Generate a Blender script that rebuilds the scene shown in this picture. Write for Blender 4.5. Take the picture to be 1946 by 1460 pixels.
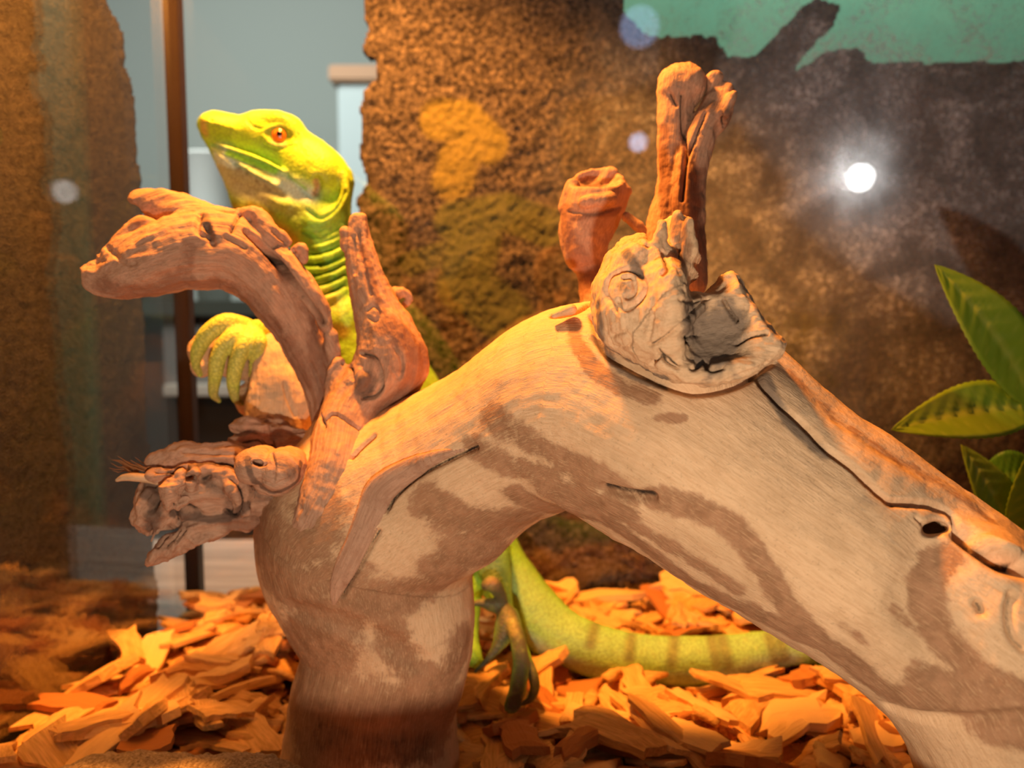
import bpy, bmesh, math, random
import numpy as np
from mathutils import Vector, Matrix
from mathutils.bvhtree import BVHTree

for o in list(bpy.data.objects):
    bpy.data.objects.remove(o)
C = bpy.context.scene.collection
F32 = np.float32

# ------------------------------------------------------------------ camera, exposure, light
CAM = np.array([0.0, 0.0, 0.175]); FPX = 1405.0; PITCH = math.radians(5.0)
CA, SA = math.cos(PITCH), math.sin(PITCH)
AX = np.array([0.0, CA, -SA]); RT = np.array([1.0, 0, 0]); DN = np.array([0.0, -SA, -CA])
def ray(px, py):
    return AX + RT*((px-973)/FPX) + DN*((py-730)/FPX)
def P(px, py, d):
    "the place a pixel shows at depth d"
    return CAM + ray(px, py)*d
def hit(px, py, p0, n):
    r = ray(px, py); p0 = np.array(p0); n = np.array(n)
    return CAM + r*(np.dot(p0-CAM, n)/np.dot(r, n))
def ground(px, py, z=0.0):
    return hit(px, py, (0, 0, z), (0, 0, 1))

cam_d = bpy.data.cameras.new('camera'); cam = bpy.data.objects.new('camera', cam_d); C.objects.link(cam)
cam.location = CAM; cam.rotation_euler = (math.pi/2-PITCH, 0, 0)
cam_d.sensor_width = 36; cam_d.lens = FPX/1946*36; cam_d.clip_start = 0.01; cam_d.clip_end = 20
cam_d.dof.use_dof = True; cam_d.dof.focus_distance = 0.222; cam_d.dof.aperture_fstop = 9.5
bpy.context.scene.camera = cam
sc = bpy.context.scene
sc.view_settings.view_transform = 'Standard'; sc.view_settings.look = 'None'
sc.view_settings.exposure = 0.0; sc.view_settings.gamma = 1.0; sc.view_settings.use_curve_mapping = False

w = bpy.data.worlds.new('world'); sc.world = w; w.use_nodes = True
w.node_tree.nodes['Background'].inputs[0].default_value = (0.95, 0.8, 0.7, 1)
w.node_tree.nodes['Background'].inputs[1].default_value = 0.045

def light(name, kind, loc, energy, color, size=0.01, target=None, spot=None, blend=0.5):
    l = bpy.data.lights.new(name, kind); o = bpy.data.objects.new(name, l); C.objects.link(o)
    o.location = loc; l.energy = energy; l.color = color
    if kind == 'AREA': l.size = size
    else: l.shadow_soft_size = size
    if target is not None:
        o.rotation_euler = (Vector(target)-Vector(loc)).to_track_quat('-Z', 'Y').to_euler()
    if spot: l.spot_size = math.radians(spot); l.spot_blend = blend
    return o
# lamp of the phone just under the lens, the orange heat bulb above the tank, the room's own lamps, and an added fill
light('phone_lamp', 'POINT', (0.0, 0.0, 0.100), 1.65, (1.0, 0.82, 0.62), 0.004)
light('heat_lamp', 'SPOT', (-0.075, 0.300, 0.46), 17.0, (1.0, 0.37, 0.062), 0.022, target=(-0.165, 0.310, 0.0), spot=138, blend=0.5)
light('room_lamp', 'AREA', (-0.6, 0.8, 1.1), 16.0, (0.95, 1.0, 0.93), 0.6, target=(-0.85, 2.0, 0.25))
light('panel_fill_light', 'AREA', (0.25, 0.47, 0.75), 2.0, (0.9, 1.0, 0.95), 0.15, target=(0.3, 0.66, 0.33))  # added fill that brightens the green panel, not a lamp of the room
def mirrored(px, py, depth):      # where a lamp stands whose image in the rear pane is seen at that pixel
    p = P(px, py, depth); return (p[0], 2*0.441-p[1], p[2])
light('bulb_mirrored_bright', 'POINT', mirrored(1636, 337, 1.15), 0.7, (1.0, 0.98, 0.95), 0.019)
light('bulb_mirrored_blue', 'POINT', mirrored(1213, 270, 1.6), 0.12, (0.55, 0.7, 1.0), 0.019)
light('bulb_mirrored_soft', 'POINT', mirrored(1216, 50, 1.6), 0.22, (0.4, 0.6, 1.0), 0.042)

# ------------------------------------------------------------------ object helpers
def tag(o, label=None, cat=None, group=None, kind=None):
    if label: o['label'] = label
    if cat: o['category'] = cat
    if group: o['group'] = group
    if kind: o['kind'] = kind
    return o
def empty(name, loc, label, cat, group=None):
    o = bpy.data.objects.new(name, None); C.objects.link(o); o.location = loc
    o.empty_display_size = 0.01
    return tag(o, label, cat, group)
def mesh_obj(name, V, faces, mat, parent=None, smooth=True):
    me = bpy.data.meshes.new(name)
    if isinstance(faces, np.ndarray):
        V = np.ascontiguousarray(V, F32); n = len(faces); k = faces.shape[1]
        me.vertices.add(len(V)); me.vertices.foreach_set('co', V.ravel())
        me.loops.add(n*k); me.loops.foreach_set('vertex_index', faces.astype(np.int32).ravel())
        me.polygons.add(n); me.polygons.foreach_set('loop_start', np.arange(0, n*k, k, dtype=np.int32))
        me.update(calc_edges=True)
    else:
        me.from_pydata([tuple(v) for v in V], [], faces)
    if smooth: me.polygons.foreach_set('use_smooth', np.ones(len(me.polygons), bool))
    if mat: me.materials.append(mat)
    o = bpy.data.objects.new(name, me); C.objects.link(o)
    if parent:
        o.parent = parent; o.matrix_parent_inverse = Matrix.Translation(-Vector(parent.location))
    me.update()
    return o
def box_obj(name, lo, hi, mat, parent=None, bevel=0.0, M=None):
    bm = bmesh.new(); bmesh.ops.create_cube(bm, size=1)
    lo, hi = Vector(lo), Vector(hi)
    for v in bm.verts:
        v.co = Vector([(lo[i]+hi[i])/2 + v.co[i]*(hi[i]-lo[i]) for i in range(3)])
    if bevel: bmesh.ops.bevel(bm, geom=bm.edges[:], offset=bevel, segments=2, affect='EDGES')
    if M is not None: bmesh.ops.transform(bm, matrix=M, verts=bm.verts)
    me = bpy.data.meshes.new(name); bm.to_mesh(me); bm.free(); me.materials.append(mat)
    o = bpy.data.objects.new(name, me); C.objects.link(o)
    if parent:
        o.parent = parent; o.matrix_parent_inverse = Matrix.Translation(-Vector(parent.location))
    return o

# ------------------------------------------------------------------ noise
def _hash(ix, iy, iz, seed):
    h = (ix.astype(np.uint32)*np.uint32(374761393) + iy.astype(np.uint32)*np.uint32(668265263)
         + iz.astype(np.uint32)*np.uint32(2246822519) + np.uint32(seed*3266489917 & 0xffffffff))
    h = (h ^ (h >> np.uint32(13)))*np.uint32(1274126177)
    h = h ^ (h >> np.uint32(16))
    return (h & np.uint32(0xffffff)).astype(F32)/F32(0xffffff)
def vnoise(p, seed=0):
    i = np.floor(p).astype(np.int64); f = (p-i).astype(F32); u = f*f*f*(f*(f*6-15)+10)
    r = np.zeros(len(p), F32)
    for dx in (0, 1):
        wx = u[:, 0] if dx else 1-u[:, 0]
        for dy in (0, 1):
            wy = u[:, 1] if dy else 1-u[:, 1]
            for dz in (0, 1):
                wz = u[:, 2] if dz else 1-u[:, 2]
                r += wx*wy*wz*_hash(i[:, 0]+dx, i[:, 1]+dy, i[:, 2]+dz, seed)
    return r*2-1
def fbm(p, scale, octv=4, seed=0, gain=0.5, ridged=False):
    a, s, t = 1.0, 0.0, np.zeros(len(p), F32); q = np.asarray(p, np.float64)*scale
    for o in range(octv):
        n = vnoise(q, seed+o*17)
        if ridged: n = 1-2*np.abs(n)
        t += a*n; s += a; a *= gain; q = q*2.03+11.7
    return t/s
def sstep(x, a, b):
    t = np.clip((x-a)/(b-a), 0, 1); return t*t*(3-2*t)

# ------------------------------------------------------------------ signed-distance sculpting
import openvdb
def catmull(pts, sub):
    pts = np.asarray(pts, float)
    if sub <= 1 or len(pts) < 3: return pts
    q = np.vstack([2*pts[0]-pts[1], pts, 2*pts[-1]-pts[-2]]); out = []
    for i in range(1, len(q)-2):
        for k in range(sub):
            t = k/sub
            out.append(0.5*((2*q[i])+(-q[i-1]+q[i+1])*t+(2*q[i-1]-5*q[i]+4*q[i+1]-q[i+2])*t*t+(-q[i-1]+3*q[i]-3*q[i+1]+q[i+2])*t**3))
    out.append(pts[-1]); return np.array(out)
def chain(pxs, sub=5):
    "rows of (px, py, depth, radius in px) -> rows of (x, y, z, radius in m)"
    r = [list(P(a[0], a[1], a[2]))+[a[3]*a[2]/FPX] for a in pxs]
    return catmull(r, sub)

class Sculpt:
    BIG = 0.02
    def __init__(s, lo, hi, h):
        s.h = h; s.lo = np.array(lo, float); s.lo[2] = max(s.lo[2], -0.0042); s.n = (np.ceil((np.array(hi)-lo)/h)).astype(int)+1
        s.D = np.full(s.n, s.BIG, F32); s.chains = []
    @classmethod
    def around(cls, chains, h, pad=0.006, extra=()):
        a = np.vstack([c for c in chains]); lo = (a[:, :3]-a[:, 3:4]).min(0)-pad; hi = (a[:, :3]+a[:, 3:4]).max(0)+pad
        for e in extra:
            lo = np.minimum(lo, e); hi = np.maximum(hi, e)
        return cls(lo, hi, h)
    def window(s, lo, hi):
        a = np.clip(np.floor((lo-s.lo)/s.h).astype(int), 0, s.n-1); b = np.clip(np.ceil((hi-s.lo)/s.h).astype(int)+1, 1, s.n)
        if (b <= a).any(): return None
        sl = tuple(slice(a[i], b[i]) for i in range(3))
        g = [(s.lo[i]+s.h*np.arange(a[i], b[i])).astype(F32) for i in range(3)]
        return sl, g[0][:, None, None], g[1][None, :, None], g[2][None, None, :]
    def _chain(s, ch, flat, m):
        mr = ch[:, 3].max(); lo = ch[:, :3].min(0)-mr-m; hi = ch[:, :3].max(0)+mr+m
        wd = s.window(lo, hi)
        if wd is None: return None
        sl0, *_ = wd; T = np.full([x.stop-x.start for x in sl0], s.BIG, F32); off = [x.start for x in sl0]
        for i in range(len(ch)-1):
            a, b, ra, rb = ch[i, :3], ch[i+1, :3], ch[i, 3], ch[i+1, 3]
            w2 = s.window(np.minimum(a, b)-max(ra, rb)-m, np.maximum(a, b)+max(ra, rb)+m)
            if w2 is None: continue
            sl, X, Y, Z = w2; ba = b-a; L = max(float(ba@ba), 1e-12)
            t = np.clip(((X-a[0])*ba[0]+(Y-a[1])*ba[1]+(Z-a[2])*ba[2])/L, 0, 1)
            rx, ry, rz = X-a[0]-t*ba[0], Y-a[1]-t*ba[1], Z-a[2]-t*ba[2]
            q = rx*rx+ry*ry+rz*rz
            if flat is not None:
                n, f = flat; dn = rx*n[0]+ry*n[1]+rz*n[2]; q = q+dn*dn*(1/(f*f)-1)
            d = np.sqrt(q)-(ra+(rb-ra)*t)
            if flat is not None and flat[1] < 1: d = d*(0.5+0.5*flat[1])
            v = T[tuple(slice(x.start-o, x.stop-o) for x, o in zip(sl, off))]
            np.minimum(v, d, out=v)
        return sl0, T
    def _join(s, sl, T, k, sub=False):
        D = s.D[sl]
        if sub:
            T = -T
            h = np.clip(0.5-0.5*(D-T)/k, 0, 1)
            s.D[sl] = D*(1-h)+T*h+k*h*(1-h)
        else:
            h = np.clip(0.5+0.5*(D-T)/k, 0, 1)
            s.D[sl] = D*(1-h)+T*h-k*h*(1-h)
    def tube(s, ch, k=0.003, flat=None, sub=False, guide=False):
        r = s._chain(ch, flat, k*1.5+0.002)
        if r is None: return s
        s._join(*r, k, sub)
        if guide: s.chains.append(ch)
        return s
    def ball(s, c, r, k=0.003, axes=None, sub=False):
        "ellipsoid; r = three radii along axes (default: right, depth, down of the view)"
        r = np.array(r, float); m = r.max()+k*1.5+0.002
        A = np.array([RT, AX, DN]) if axes is None else np.array(axes)
        wd = s.window(np.array(c)-m, np.array(c)+m)
        if wd is None: return s
        sl, X, Y, Z = wd; q = 0; g = 0
        for i in range(3):
            u = (X-c[0])*A[i][0]+(Y-c[1])*A[i][1]+(Z-c[2])*A[i][2]
            q = q+(u/r[i])**2; g = g+(u/r[i]**2)**2
        k0 = np.sqrt(q); k1 = np.sqrt(g)+1e-9
        s._join(sl, (k0*(k0-1)/k1).astype(F32), k, sub); return s
    def slab(s, poly, d, thick, R, k=0.003, tilt=(0, 0), dome=0.0, sub=False):
        """outline in pixels at depth d, given real thickness (m, half) and a round rim of radius R (m);
        tilt = change of depth per metre to the right / down"""
        q = np.array([[(x-973)/FPX*d, (y-730)/FPX*d] for x, y in poly]); cx, cy = q.mean(0)
        c3 = CAM+AX*d; m = R*0+k*1.5+0.003
        ext = np.array([q.min(0)-m, q.max(0)+m])
        dz = thick+m+abs(tilt[0])*np.ptp(q[:, 0])+abs(tilt[1])*np.ptp(q[:, 1])
        cs = np.array([c3+RT*a+DN*b+AX*e for a in ext[:, 0] for b in ext[:, 1] for e in (-dz, dz)])
        wd = s.window(cs.min(0), cs.max(0))
        if wd is None: return s
        sl, X, Y, Z = wd
        X, Y, Z = np.broadcast_arrays(X, Y, Z)
        U = (X-c3[0]).astype(F32); W = ((Y-c3[1])*DN[1]+(Z-c3[2])*DN[2]).astype(F32); N = ((Y-c3[1])*AX[1]+(Z-c3[2])*AX[2]).astype(F32)
        N = N-(U-cx)*tilt[0]-(W-cy)*tilt[1]
        best = np.full(U.shape, 1e9, F32); ins = np.zeros(U.shape, bool)
        for i in range(len(q)):
            a, b = q[i], q[(i+1) % len(q)]; e = b-a
            wx, wy = U-a[0], W-a[1]; t = np.clip((wx*e[0]+wy*e[1])/max(e@e, 1e-12), 0, 1)
            best = np.minimum(best, (wx-e[0]*t)**2+(wy-e[1]*t)**2)
            if abs(e[1]) > 1e-12:
                ins ^= ((a[1] > W) != (b[1] > W)) & (U < e[0]*(W-a[1])/e[1]+a[0])
        d2 = np.sqrt(best); d2 = np.where(ins, -d2, d2)
        g = np.maximum(d2+R, 0); z = N*(R/thick)
        T = np.sqrt(g*g+z*z)-R
        T = np.where(d2 < -R, np.maximum(T, -R), T)*min(1, thick/R*1.0+0.3)
        s._join(sl, T.astype(F32), k, sub); return s
    def mesh(s):
        g = openvdb.FloatGrid(s.BIG); g.copyFromArray(s.D, tolerance=0.0)
        pts, quads = g.convertToQuads(0.0)
        pts = np.asarray(pts, np.float64)*s.h+s.lo
        q = np.asarray(quads)[:, ::-1]
        s.D = None
        return pts, q.astype(np.int32)

def normals(V, Q):
    n = np.cross(V[Q[:, 2]]-V[Q[:, 0]], V[Q[:, 3]]-V[Q[:, 1]]); N = np.zeros_like(V)
    for k in range(4):
        for c in range(3):
            N[:, c] += np.bincount(Q[:, k], n[:, c], len(V))
    return N/np.maximum(np.linalg.norm(N, axis=1, keepdims=True), 1e-12)
def relax(V, Q, n=1, f=0.5):
    for _ in range(n):
        S = np.zeros_like(V); c = np.zeros(len(V))
        for k in range(4):
            a, b = Q[:, k], Q[:, (k+1) % 4]
            for i in range(3):
                S[:, i] += np.bincount(a, V[b, i], len(V))+np.bincount(b, V[a, i], len(V))
            c += np.bincount(a, minlength=len(V))+np.bincount(b, minlength=len(V))
        V = V+(S/c[:, None]-V)*f
    return V
def orient(V, Q):
    a = V[Q[:, 0]]; vol = np.einsum('ij,ij->i', a, np.cross(V[Q[:, 1]], V[Q[:, 2]])+np.cross(V[Q[:, 2]], V[Q[:, 3]])).sum()
    return Q if vol > 0 else Q[:, ::-1].copy()
class Surf:
    "a sculpted surface that strokes can be laid on"
    def __init__(s, V, Q):
        s.V = V; s.Q = orient(V, Q); s.N = normals(s.V, s.Q); s.bvh = None
    def refresh(s): s.N = normals(s.V, s.Q); s.bvh = None
    def on(s, px, py):
        if s.bvh is None: s.bvh = BVHTree.FromPolygons(s.V.tolist(), s.Q.tolist())
        r = ray(px, py); h = s.bvh.ray_cast(Vector(CAM), Vector(r).normalized(), 3.0)
        return None if h[0] is None else np.array(h[0])
    def line3(s, pts):
        pts = np.array(pts, float)[:, :2]; out = []
        if len(pts) > 2: pts = catmull(pts, 4)
        for i in range(len(pts)-1):
            n = max(1, int(np.hypot(*(pts[i+1]-pts[i])[:2])/12))
            for k in range(n): out.append(pts[i]+(pts[i+1]-pts[i])*k/n)
        out.append(pts[-1]); res = []
        for p in out:
            h = s.on(p[0], p[1])
            if h is not None: res.append(h)
        return np.array(res)
    def dist(s, L, reach):
        d = np.full(len(s.V), 1e3)
        if len(L) == 0: return d
        m = np.nonzero(((s.V > L.min(0)-reach) & (s.V < L.max(0)+reach)).all(1))[0]
        v = s.V[m]; best = np.full(len(m), 1e6)
        if len(L) == 1: best = ((v-L[0])**2).sum(1)
        for i in range(len(L)-1):
            a, e = L[i], L[i+1]-L[i]
            if e@e > 0.012**2: e = e*0
            t = np.clip(((v-a)@e)/max(e@e, 1e-14), 0, 1)[:, None]; best = np.minimum(best, ((v-a-t*e)**2).sum(1))
        d[m] = np.sqrt(best); return d
    def stroke(s, pts, r, soft=0.6):
        "mask 0..1 around a stroke given in pixels, radius in metres"
        d = s.dist(s.line3(pts), r*1.6)
        return 1-sstep(d, r*(1-soft), r*(1+soft*0.5))
    def carve(s, pts, width, depth, power=3):
        L = s.line3(pts); d = s.dist(L, width*3)
        return -depth*np.exp(-(d/width)**power)
def put_color(o, name, arr):
    a = o.data.attributes.new(name, 'FLOAT_COLOR', 'POINT')
    c = np.ones((len(arr), 4), F32); c[:, :arr.shape[1]] = arr; a.data.foreach_set('color', c.ravel())
def put_vec(o, name, arr):
    a = o.data.attributes.new(name, 'FLOAT_VECTOR', 'POINT'); a.data.foreach_set('vector', np.ascontiguousarray(arr, F32).ravel())

# ------------------------------------------------------------------ materials
class NT:
    def __init__(s, name):
        s.m = bpy.data.materials.new(name); s.m.use_nodes = True; s.t = s.m.node_tree; s.t.nodes.clear()
        s.out = s.t.nodes.new('ShaderNodeOutputMaterial')
    def n(s, kind, **kw):
        x = s.t.nodes.new('ShaderNode'+kind)
        for k, v in kw.items():
            if k.startswith('_'): setattr(x, k[1:], v)
            else: s.set(x, k.replace('__', ' '), v)
        return x
    def set(s, x, k, v):
        i = x.inputs[int(k[1:])] if (k[0] == 'i' and k[1:].isdigit()) else x.inputs[k]
        if isinstance(v, bpy.types.NodeSocket): s.t.links.new(v, i)
        elif isinstance(v, tuple) and len(v) == 3 and i.type == 'RGBA': i.default_value = (*v, 1)
        else: i.default_value = v
    def noise(s, vec, scale, detail=4, rough=0.55, dist=0.0):
        return s.n('TexNoise', Vector=vec, Scale=scale, Detail=detail, Roughness=rough, Distortion=dist).outputs[0]
    def ramp(s, fac, stops):
        r = s.n('ValToRGB', Fac=fac); e = r.color_ramp.elements
        while len(e) < len(stops): e.new(0.5)
        for q, (p, c) in zip(e, stops):
            q.position = p; q.color = (*c, 1) if len(c) == 3 else c
        return r.outputs[0]
    def mix(s, f, a, b, mode='MIX'):
        x = s.n('Mix', _data_type='RGBA', _blend_type=mode)
        s.set(x, 'i0', f); s.set(x, 'i6', a); s.set(x, 'i7', b); return x.outputs[2]
    def math(s, op, a, b=0.0, clamp=False):
        x = s.n('Math', _operation=op, _use_clamp=clamp); s.set(x, 'i0', a); s.set(x, 'i1', b); return x.outputs[0]
    def step(s, v, a, b):
        x = s.n('MapRange', _interpolation_type='SMOOTHSTEP', Value=v); s.set(x, 'From Min', a); s.set(x, 'From Max', b); return x.outputs[0]
    def mapping(s, vec, scale):
        x = s.n('Mapping', Vector=vec); x.inputs['Scale'].default_value = scale; return x.outputs[0]
    def bump(s, h, dist, strength=1.0, normal=None):
        x = s.n('Bump', Height=h, Distance=dist, Strength=strength)
        if normal is not None: s.set(x, 'Normal', normal)
        return x.outputs[0]
    def bsdf(s, color, rough=0.6, normal=None, spec=0.3, **kw):
        x = s.n('BsdfPrincipled'); s.set(x, 'Base Color', color); s.set(x, 'Roughness', rough); s.set(x, 'Specular IOR Level', spec)
        if normal is not None: s.set(x, 'Normal', normal)
        for k, v in kw.items(): s.set(x, k.replace('__', ' '), v)
        s.t.links.new(x.outputs[0], s.out.inputs[0]); return s.m

def driftwood_mat(name, pale, tan, bark1, bark2, grey):
    t = NT(name)
    pa = t.n('Attribute', _attribute_name='paint'); gr = t.n('Attribute', _attribute_name='grain').outputs['Vector']
    pos = t.n('TexCoord').outputs['Object']
    sep = t.n('SeparateColor', Color=pa.outputs['Color'])
    fib = t.noise(t.mapping(gr, (130, 1500, 1500)), 1.0, 3, 0.6, 0.4)
    fib2 = t.noise(t.mapping(gr, (90, 2600, 2600)), 1.0, 2, 0.6, 0.3)
    broad = t.noise(pos, 38, 4, 0.6)
    mid = t.noise(pos, 170, 4, 0.65)
    base = t.mix(t.math('ADD', 0.25, t.math('MULTIPLY', t.step(fib, 0.30, 0.66), 0.75)), tan, pale)
    base = t.mix(t.math('MULTIPLY', t.step(broad, 0.42, 0.72), 0.45), base, tuple(c*0.72 for c in tan))
    edge = t.math('ADD', t.math('MULTIPLY', t.math('SUBTRACT', fib, 0.5), 0.8), t.math('MULTIPLY', t.math('SUBTRACT', mid, 0.5), 1.5))
    bm_ = t.step(t.math('ADD', sep.outputs[0], edge), 0.24, 0.72)
    bark = t.mix(t.math('MULTIPLY', t.step(fib2, 0.50, 0.72), 0.5), t.mix(t.step(mid, 0.35, 0.65), bark1, bark2), tuple(c*1.0 for c in tan))
    col = t.mix(t.math('MULTIPLY', bm_, 0.88), base, bark)
    gm = t.step(t.math('ADD', sep.outputs[1], t.math('MULTIPLY', edge, 0.6)), 0.30, 0.75)
    col = t.mix(t.math('MULTIPLY', gm, 0.8), col, t.mix(mid, grey, tuple(c*0.5 for c in grey)))  # weathered grey; also paints shade into creases and hollows
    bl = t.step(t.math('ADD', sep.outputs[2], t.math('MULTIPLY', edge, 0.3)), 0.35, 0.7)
    col = t.mix(bl, col, (0.018, 0.010, 0.007))  # black channel: crack dirt and painted-in shade
    col = t.mix(t.math('MULTIPLY', t.step(t.noise(pos, 1300, 2, 0.5), 0.60, 0.74), 0.28), col, tuple(c*0.35 for c in tan))
    h = t.math('ADD', t.math('MULTIPLY', fib, 0.5), t.math('ADD', t.math('MULTIPLY', fib2, 0.35), t.math('MULTIPLY', t.noise(pos, 700, 3, 0.6), 0.45)))
    return t.bsdf(col, 0.72, t.bump(h, 0.00055, 0.8), 0.18)
M_wood = driftwood_mat('pale_driftwood', (0.78, 0.52, 0.31), (0.62, 0.385, 0.21), (0.245, 0.115, 0.055), (0.38, 0.19, 0.10), (0.20, 0.155, 0.125))
M_root = driftwood_mat('brown_driftwood', (0.56, 0.33, 0.215), (0.38, 0.20, 0.12), (0.22, 0.095, 0.055), (0.31, 0.145, 0.085), (0.16, 0.10, 0.075))

# ------------------------------------------------------------------ driftwood
DW = empty('driftwood', P(715, 1460, .288), 'large arched piece of pale driftwood with broken branch stubs, standing on wood chips', 'driftwood')

def finish_wood(name, sc_, chains, mat, label=None, lump=(0.0012, 45), med=(0.00035, 190), ridge=0.0, carves=(), paints=(), relaxn=1, bumps=()):
    V, Q = sc_.mesh(); V = relax(V, Q, relaxn, 0.5); S = Surf(V, Q)
    # grain coordinates that follow the nearest limb
    G = np.zeros_like(V); best = np.full(len(V), 1e9); off = 0.0
    for ch in chains:
        seg = np.linalg.norm(np.diff(ch[:, :3], axis=0), axis=1); cum = np.concatenate([[0], np.cumsum(seg)])
        T0 = ch[1, :3]-ch[0, :3]; T0 /= np.linalg.norm(T0)
        up = np.array([0, 0, 1.0]) if abs(T0[2]) < .8 else np.array([0, 1.0, 0]); u = np.cross(T0, up); u /= np.linalg.norm(u); v = np.cross(T0, u)
        b_loc = np.full(len(V), 1e9); g_loc = np.zeros_like(V)
        for i in range(len(ch)-1):
            a, b = ch[i, :3], ch[i+1, :3]; e = b-a; L = np.linalg.norm(e); t_ = e/L
            u = u-t_*(u@t_); u /= np.linalg.norm(u); v = np.cross(t_, u)
            raw = (V-a)@t_; tt = np.clip(raw, 0, L); res = V-a-tt[:, None]*t_; d = np.linalg.norm(res, axis=1)
            m = d < b_loc; b_loc[m] = d[m]
            g_loc[m] = np.stack([cum[i]+tt[m], res[m]@u, res[m]@v], 1)
        score = b_loc/ch[:, 3].mean(); m = score < best; best[m] = score[m]; G[m] = g_loc[m]+off; off += 1.7
    disp = lump[0]*fbm(V, lump[1], 3, 5)+med[0]*fbm(V, med[1], 3, 9)
    gs = G*np.array([35, 330, 330]); disp += 0.00022*fbm(gs, 1.0, 2, 21)
    if ridge:
        disp += ridge*fbm(G*np.array([28, 210, 210]), 1.0, 3, 31, ridged=True)
    for kind, pts, r, amt in bumps:
        disp += amt*S.stroke(pts, r, 0.9)
    paint = np.zeros((len(V), 3))
    for ca in carves:
        pts, wd, dp = ca[:3]; c = S.carve(pts, wd, dp, 3)
        disp += c; paint[:, 2] = np.maximum(paint[:, 2], np.clip(-c/max(dp, 1e-9)*1.05-0.42, 0, 1)*(ca[3] if len(ca) > 3 else 1.0))  # crack floors painted black: dirt plus shade the coarse mesh lacks
    for ch_i, pts, r, val in paints:
        if pts == 'all': paint[:, ch_i] = np.maximum(paint[:, ch_i], val); continue
        m = S.stroke(pts, r, 0.8)*val
        if val < 0: paint[:, ch_i] = paint[:, ch_i]*(1-m/val*0-np.minimum(1, -m))
        else: paint[:, ch_i] = np.maximum(paint[:, ch_i], m)
    V2 = V+S.N*disp[:, None]
    o = mesh_obj(name, V2, S.Q, mat, DW)
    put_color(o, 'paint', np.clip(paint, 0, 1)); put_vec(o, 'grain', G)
    if label: o['label'] = label
    return o

# trunk: base, arch over, leg out of the frame
TR = chain([(700,1500,.286,172),(708,1400,.288,160),(715,1320,.289,155),(735,1210,.290,155),(712,1090,.291,188),(705,1005,.290,202),(815,925,.278,172),(960,838,.262,163),(1110,770,.247,192),(1270,825,.235,222),(1420,925,.225,216),(1580,1035,.217,206),(1740,1150,.212,196),(1870,1275,.208,198),(1955,1480,.205,190),(2000,1850,.203,190)], 5)
LB = chain([(1860,1105,.193,105),(1900,1190,.192,120),(1960,1300,.192,150)], 4)
LP = chain([(800,1120,.278,70),(815,1200,.277,80),(800,1290,.28,72)], 4)
LU = chain([(650,1180,.283,70),(690,1270,.281,72)], 3)
NK = chain([(655,830,.290,48),(645,900,.290,66),(640,960,.290,110)], 4)
s = Sculpt.around([TR, LB], 0.00062)
s.tube(TR, guide=True); s.tube(LB, 0.008); s.tube(LP, 0.010); s.tube(LU, 0.010); s.tube(NK, 0.016)
ridge_top = chain([(1460,690,.217,34),(1560,790,.213,40),(1680,880,.209,44),(1800,960,.205,42),(1900,1040,.202,50)], 4)
s.tube(ridge_top, 0.006)
for q_ in ((1764, 1005, 13), (1776, 1002, 15), (1789, 1002, 12)):
    s.tube(chain([(q_[0],q_[1],.165,q_[2]),(q_[0],q_[1],.204,q_[2])], 1), .0008, sub=True)
s.ball(P(1120,905,.229), (.016,.006,.010), 0.008)
s.ball(P(830,1000,.262), (.022,.008,.016), 0.012)
crack = [(1438,702),(1446,732),(1480,768),(1528,808),(1570,850),(1622,892),(1682,950),(1702,956),(1760,962),(1800,976),(1824,1000),(1832,1012)]
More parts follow.
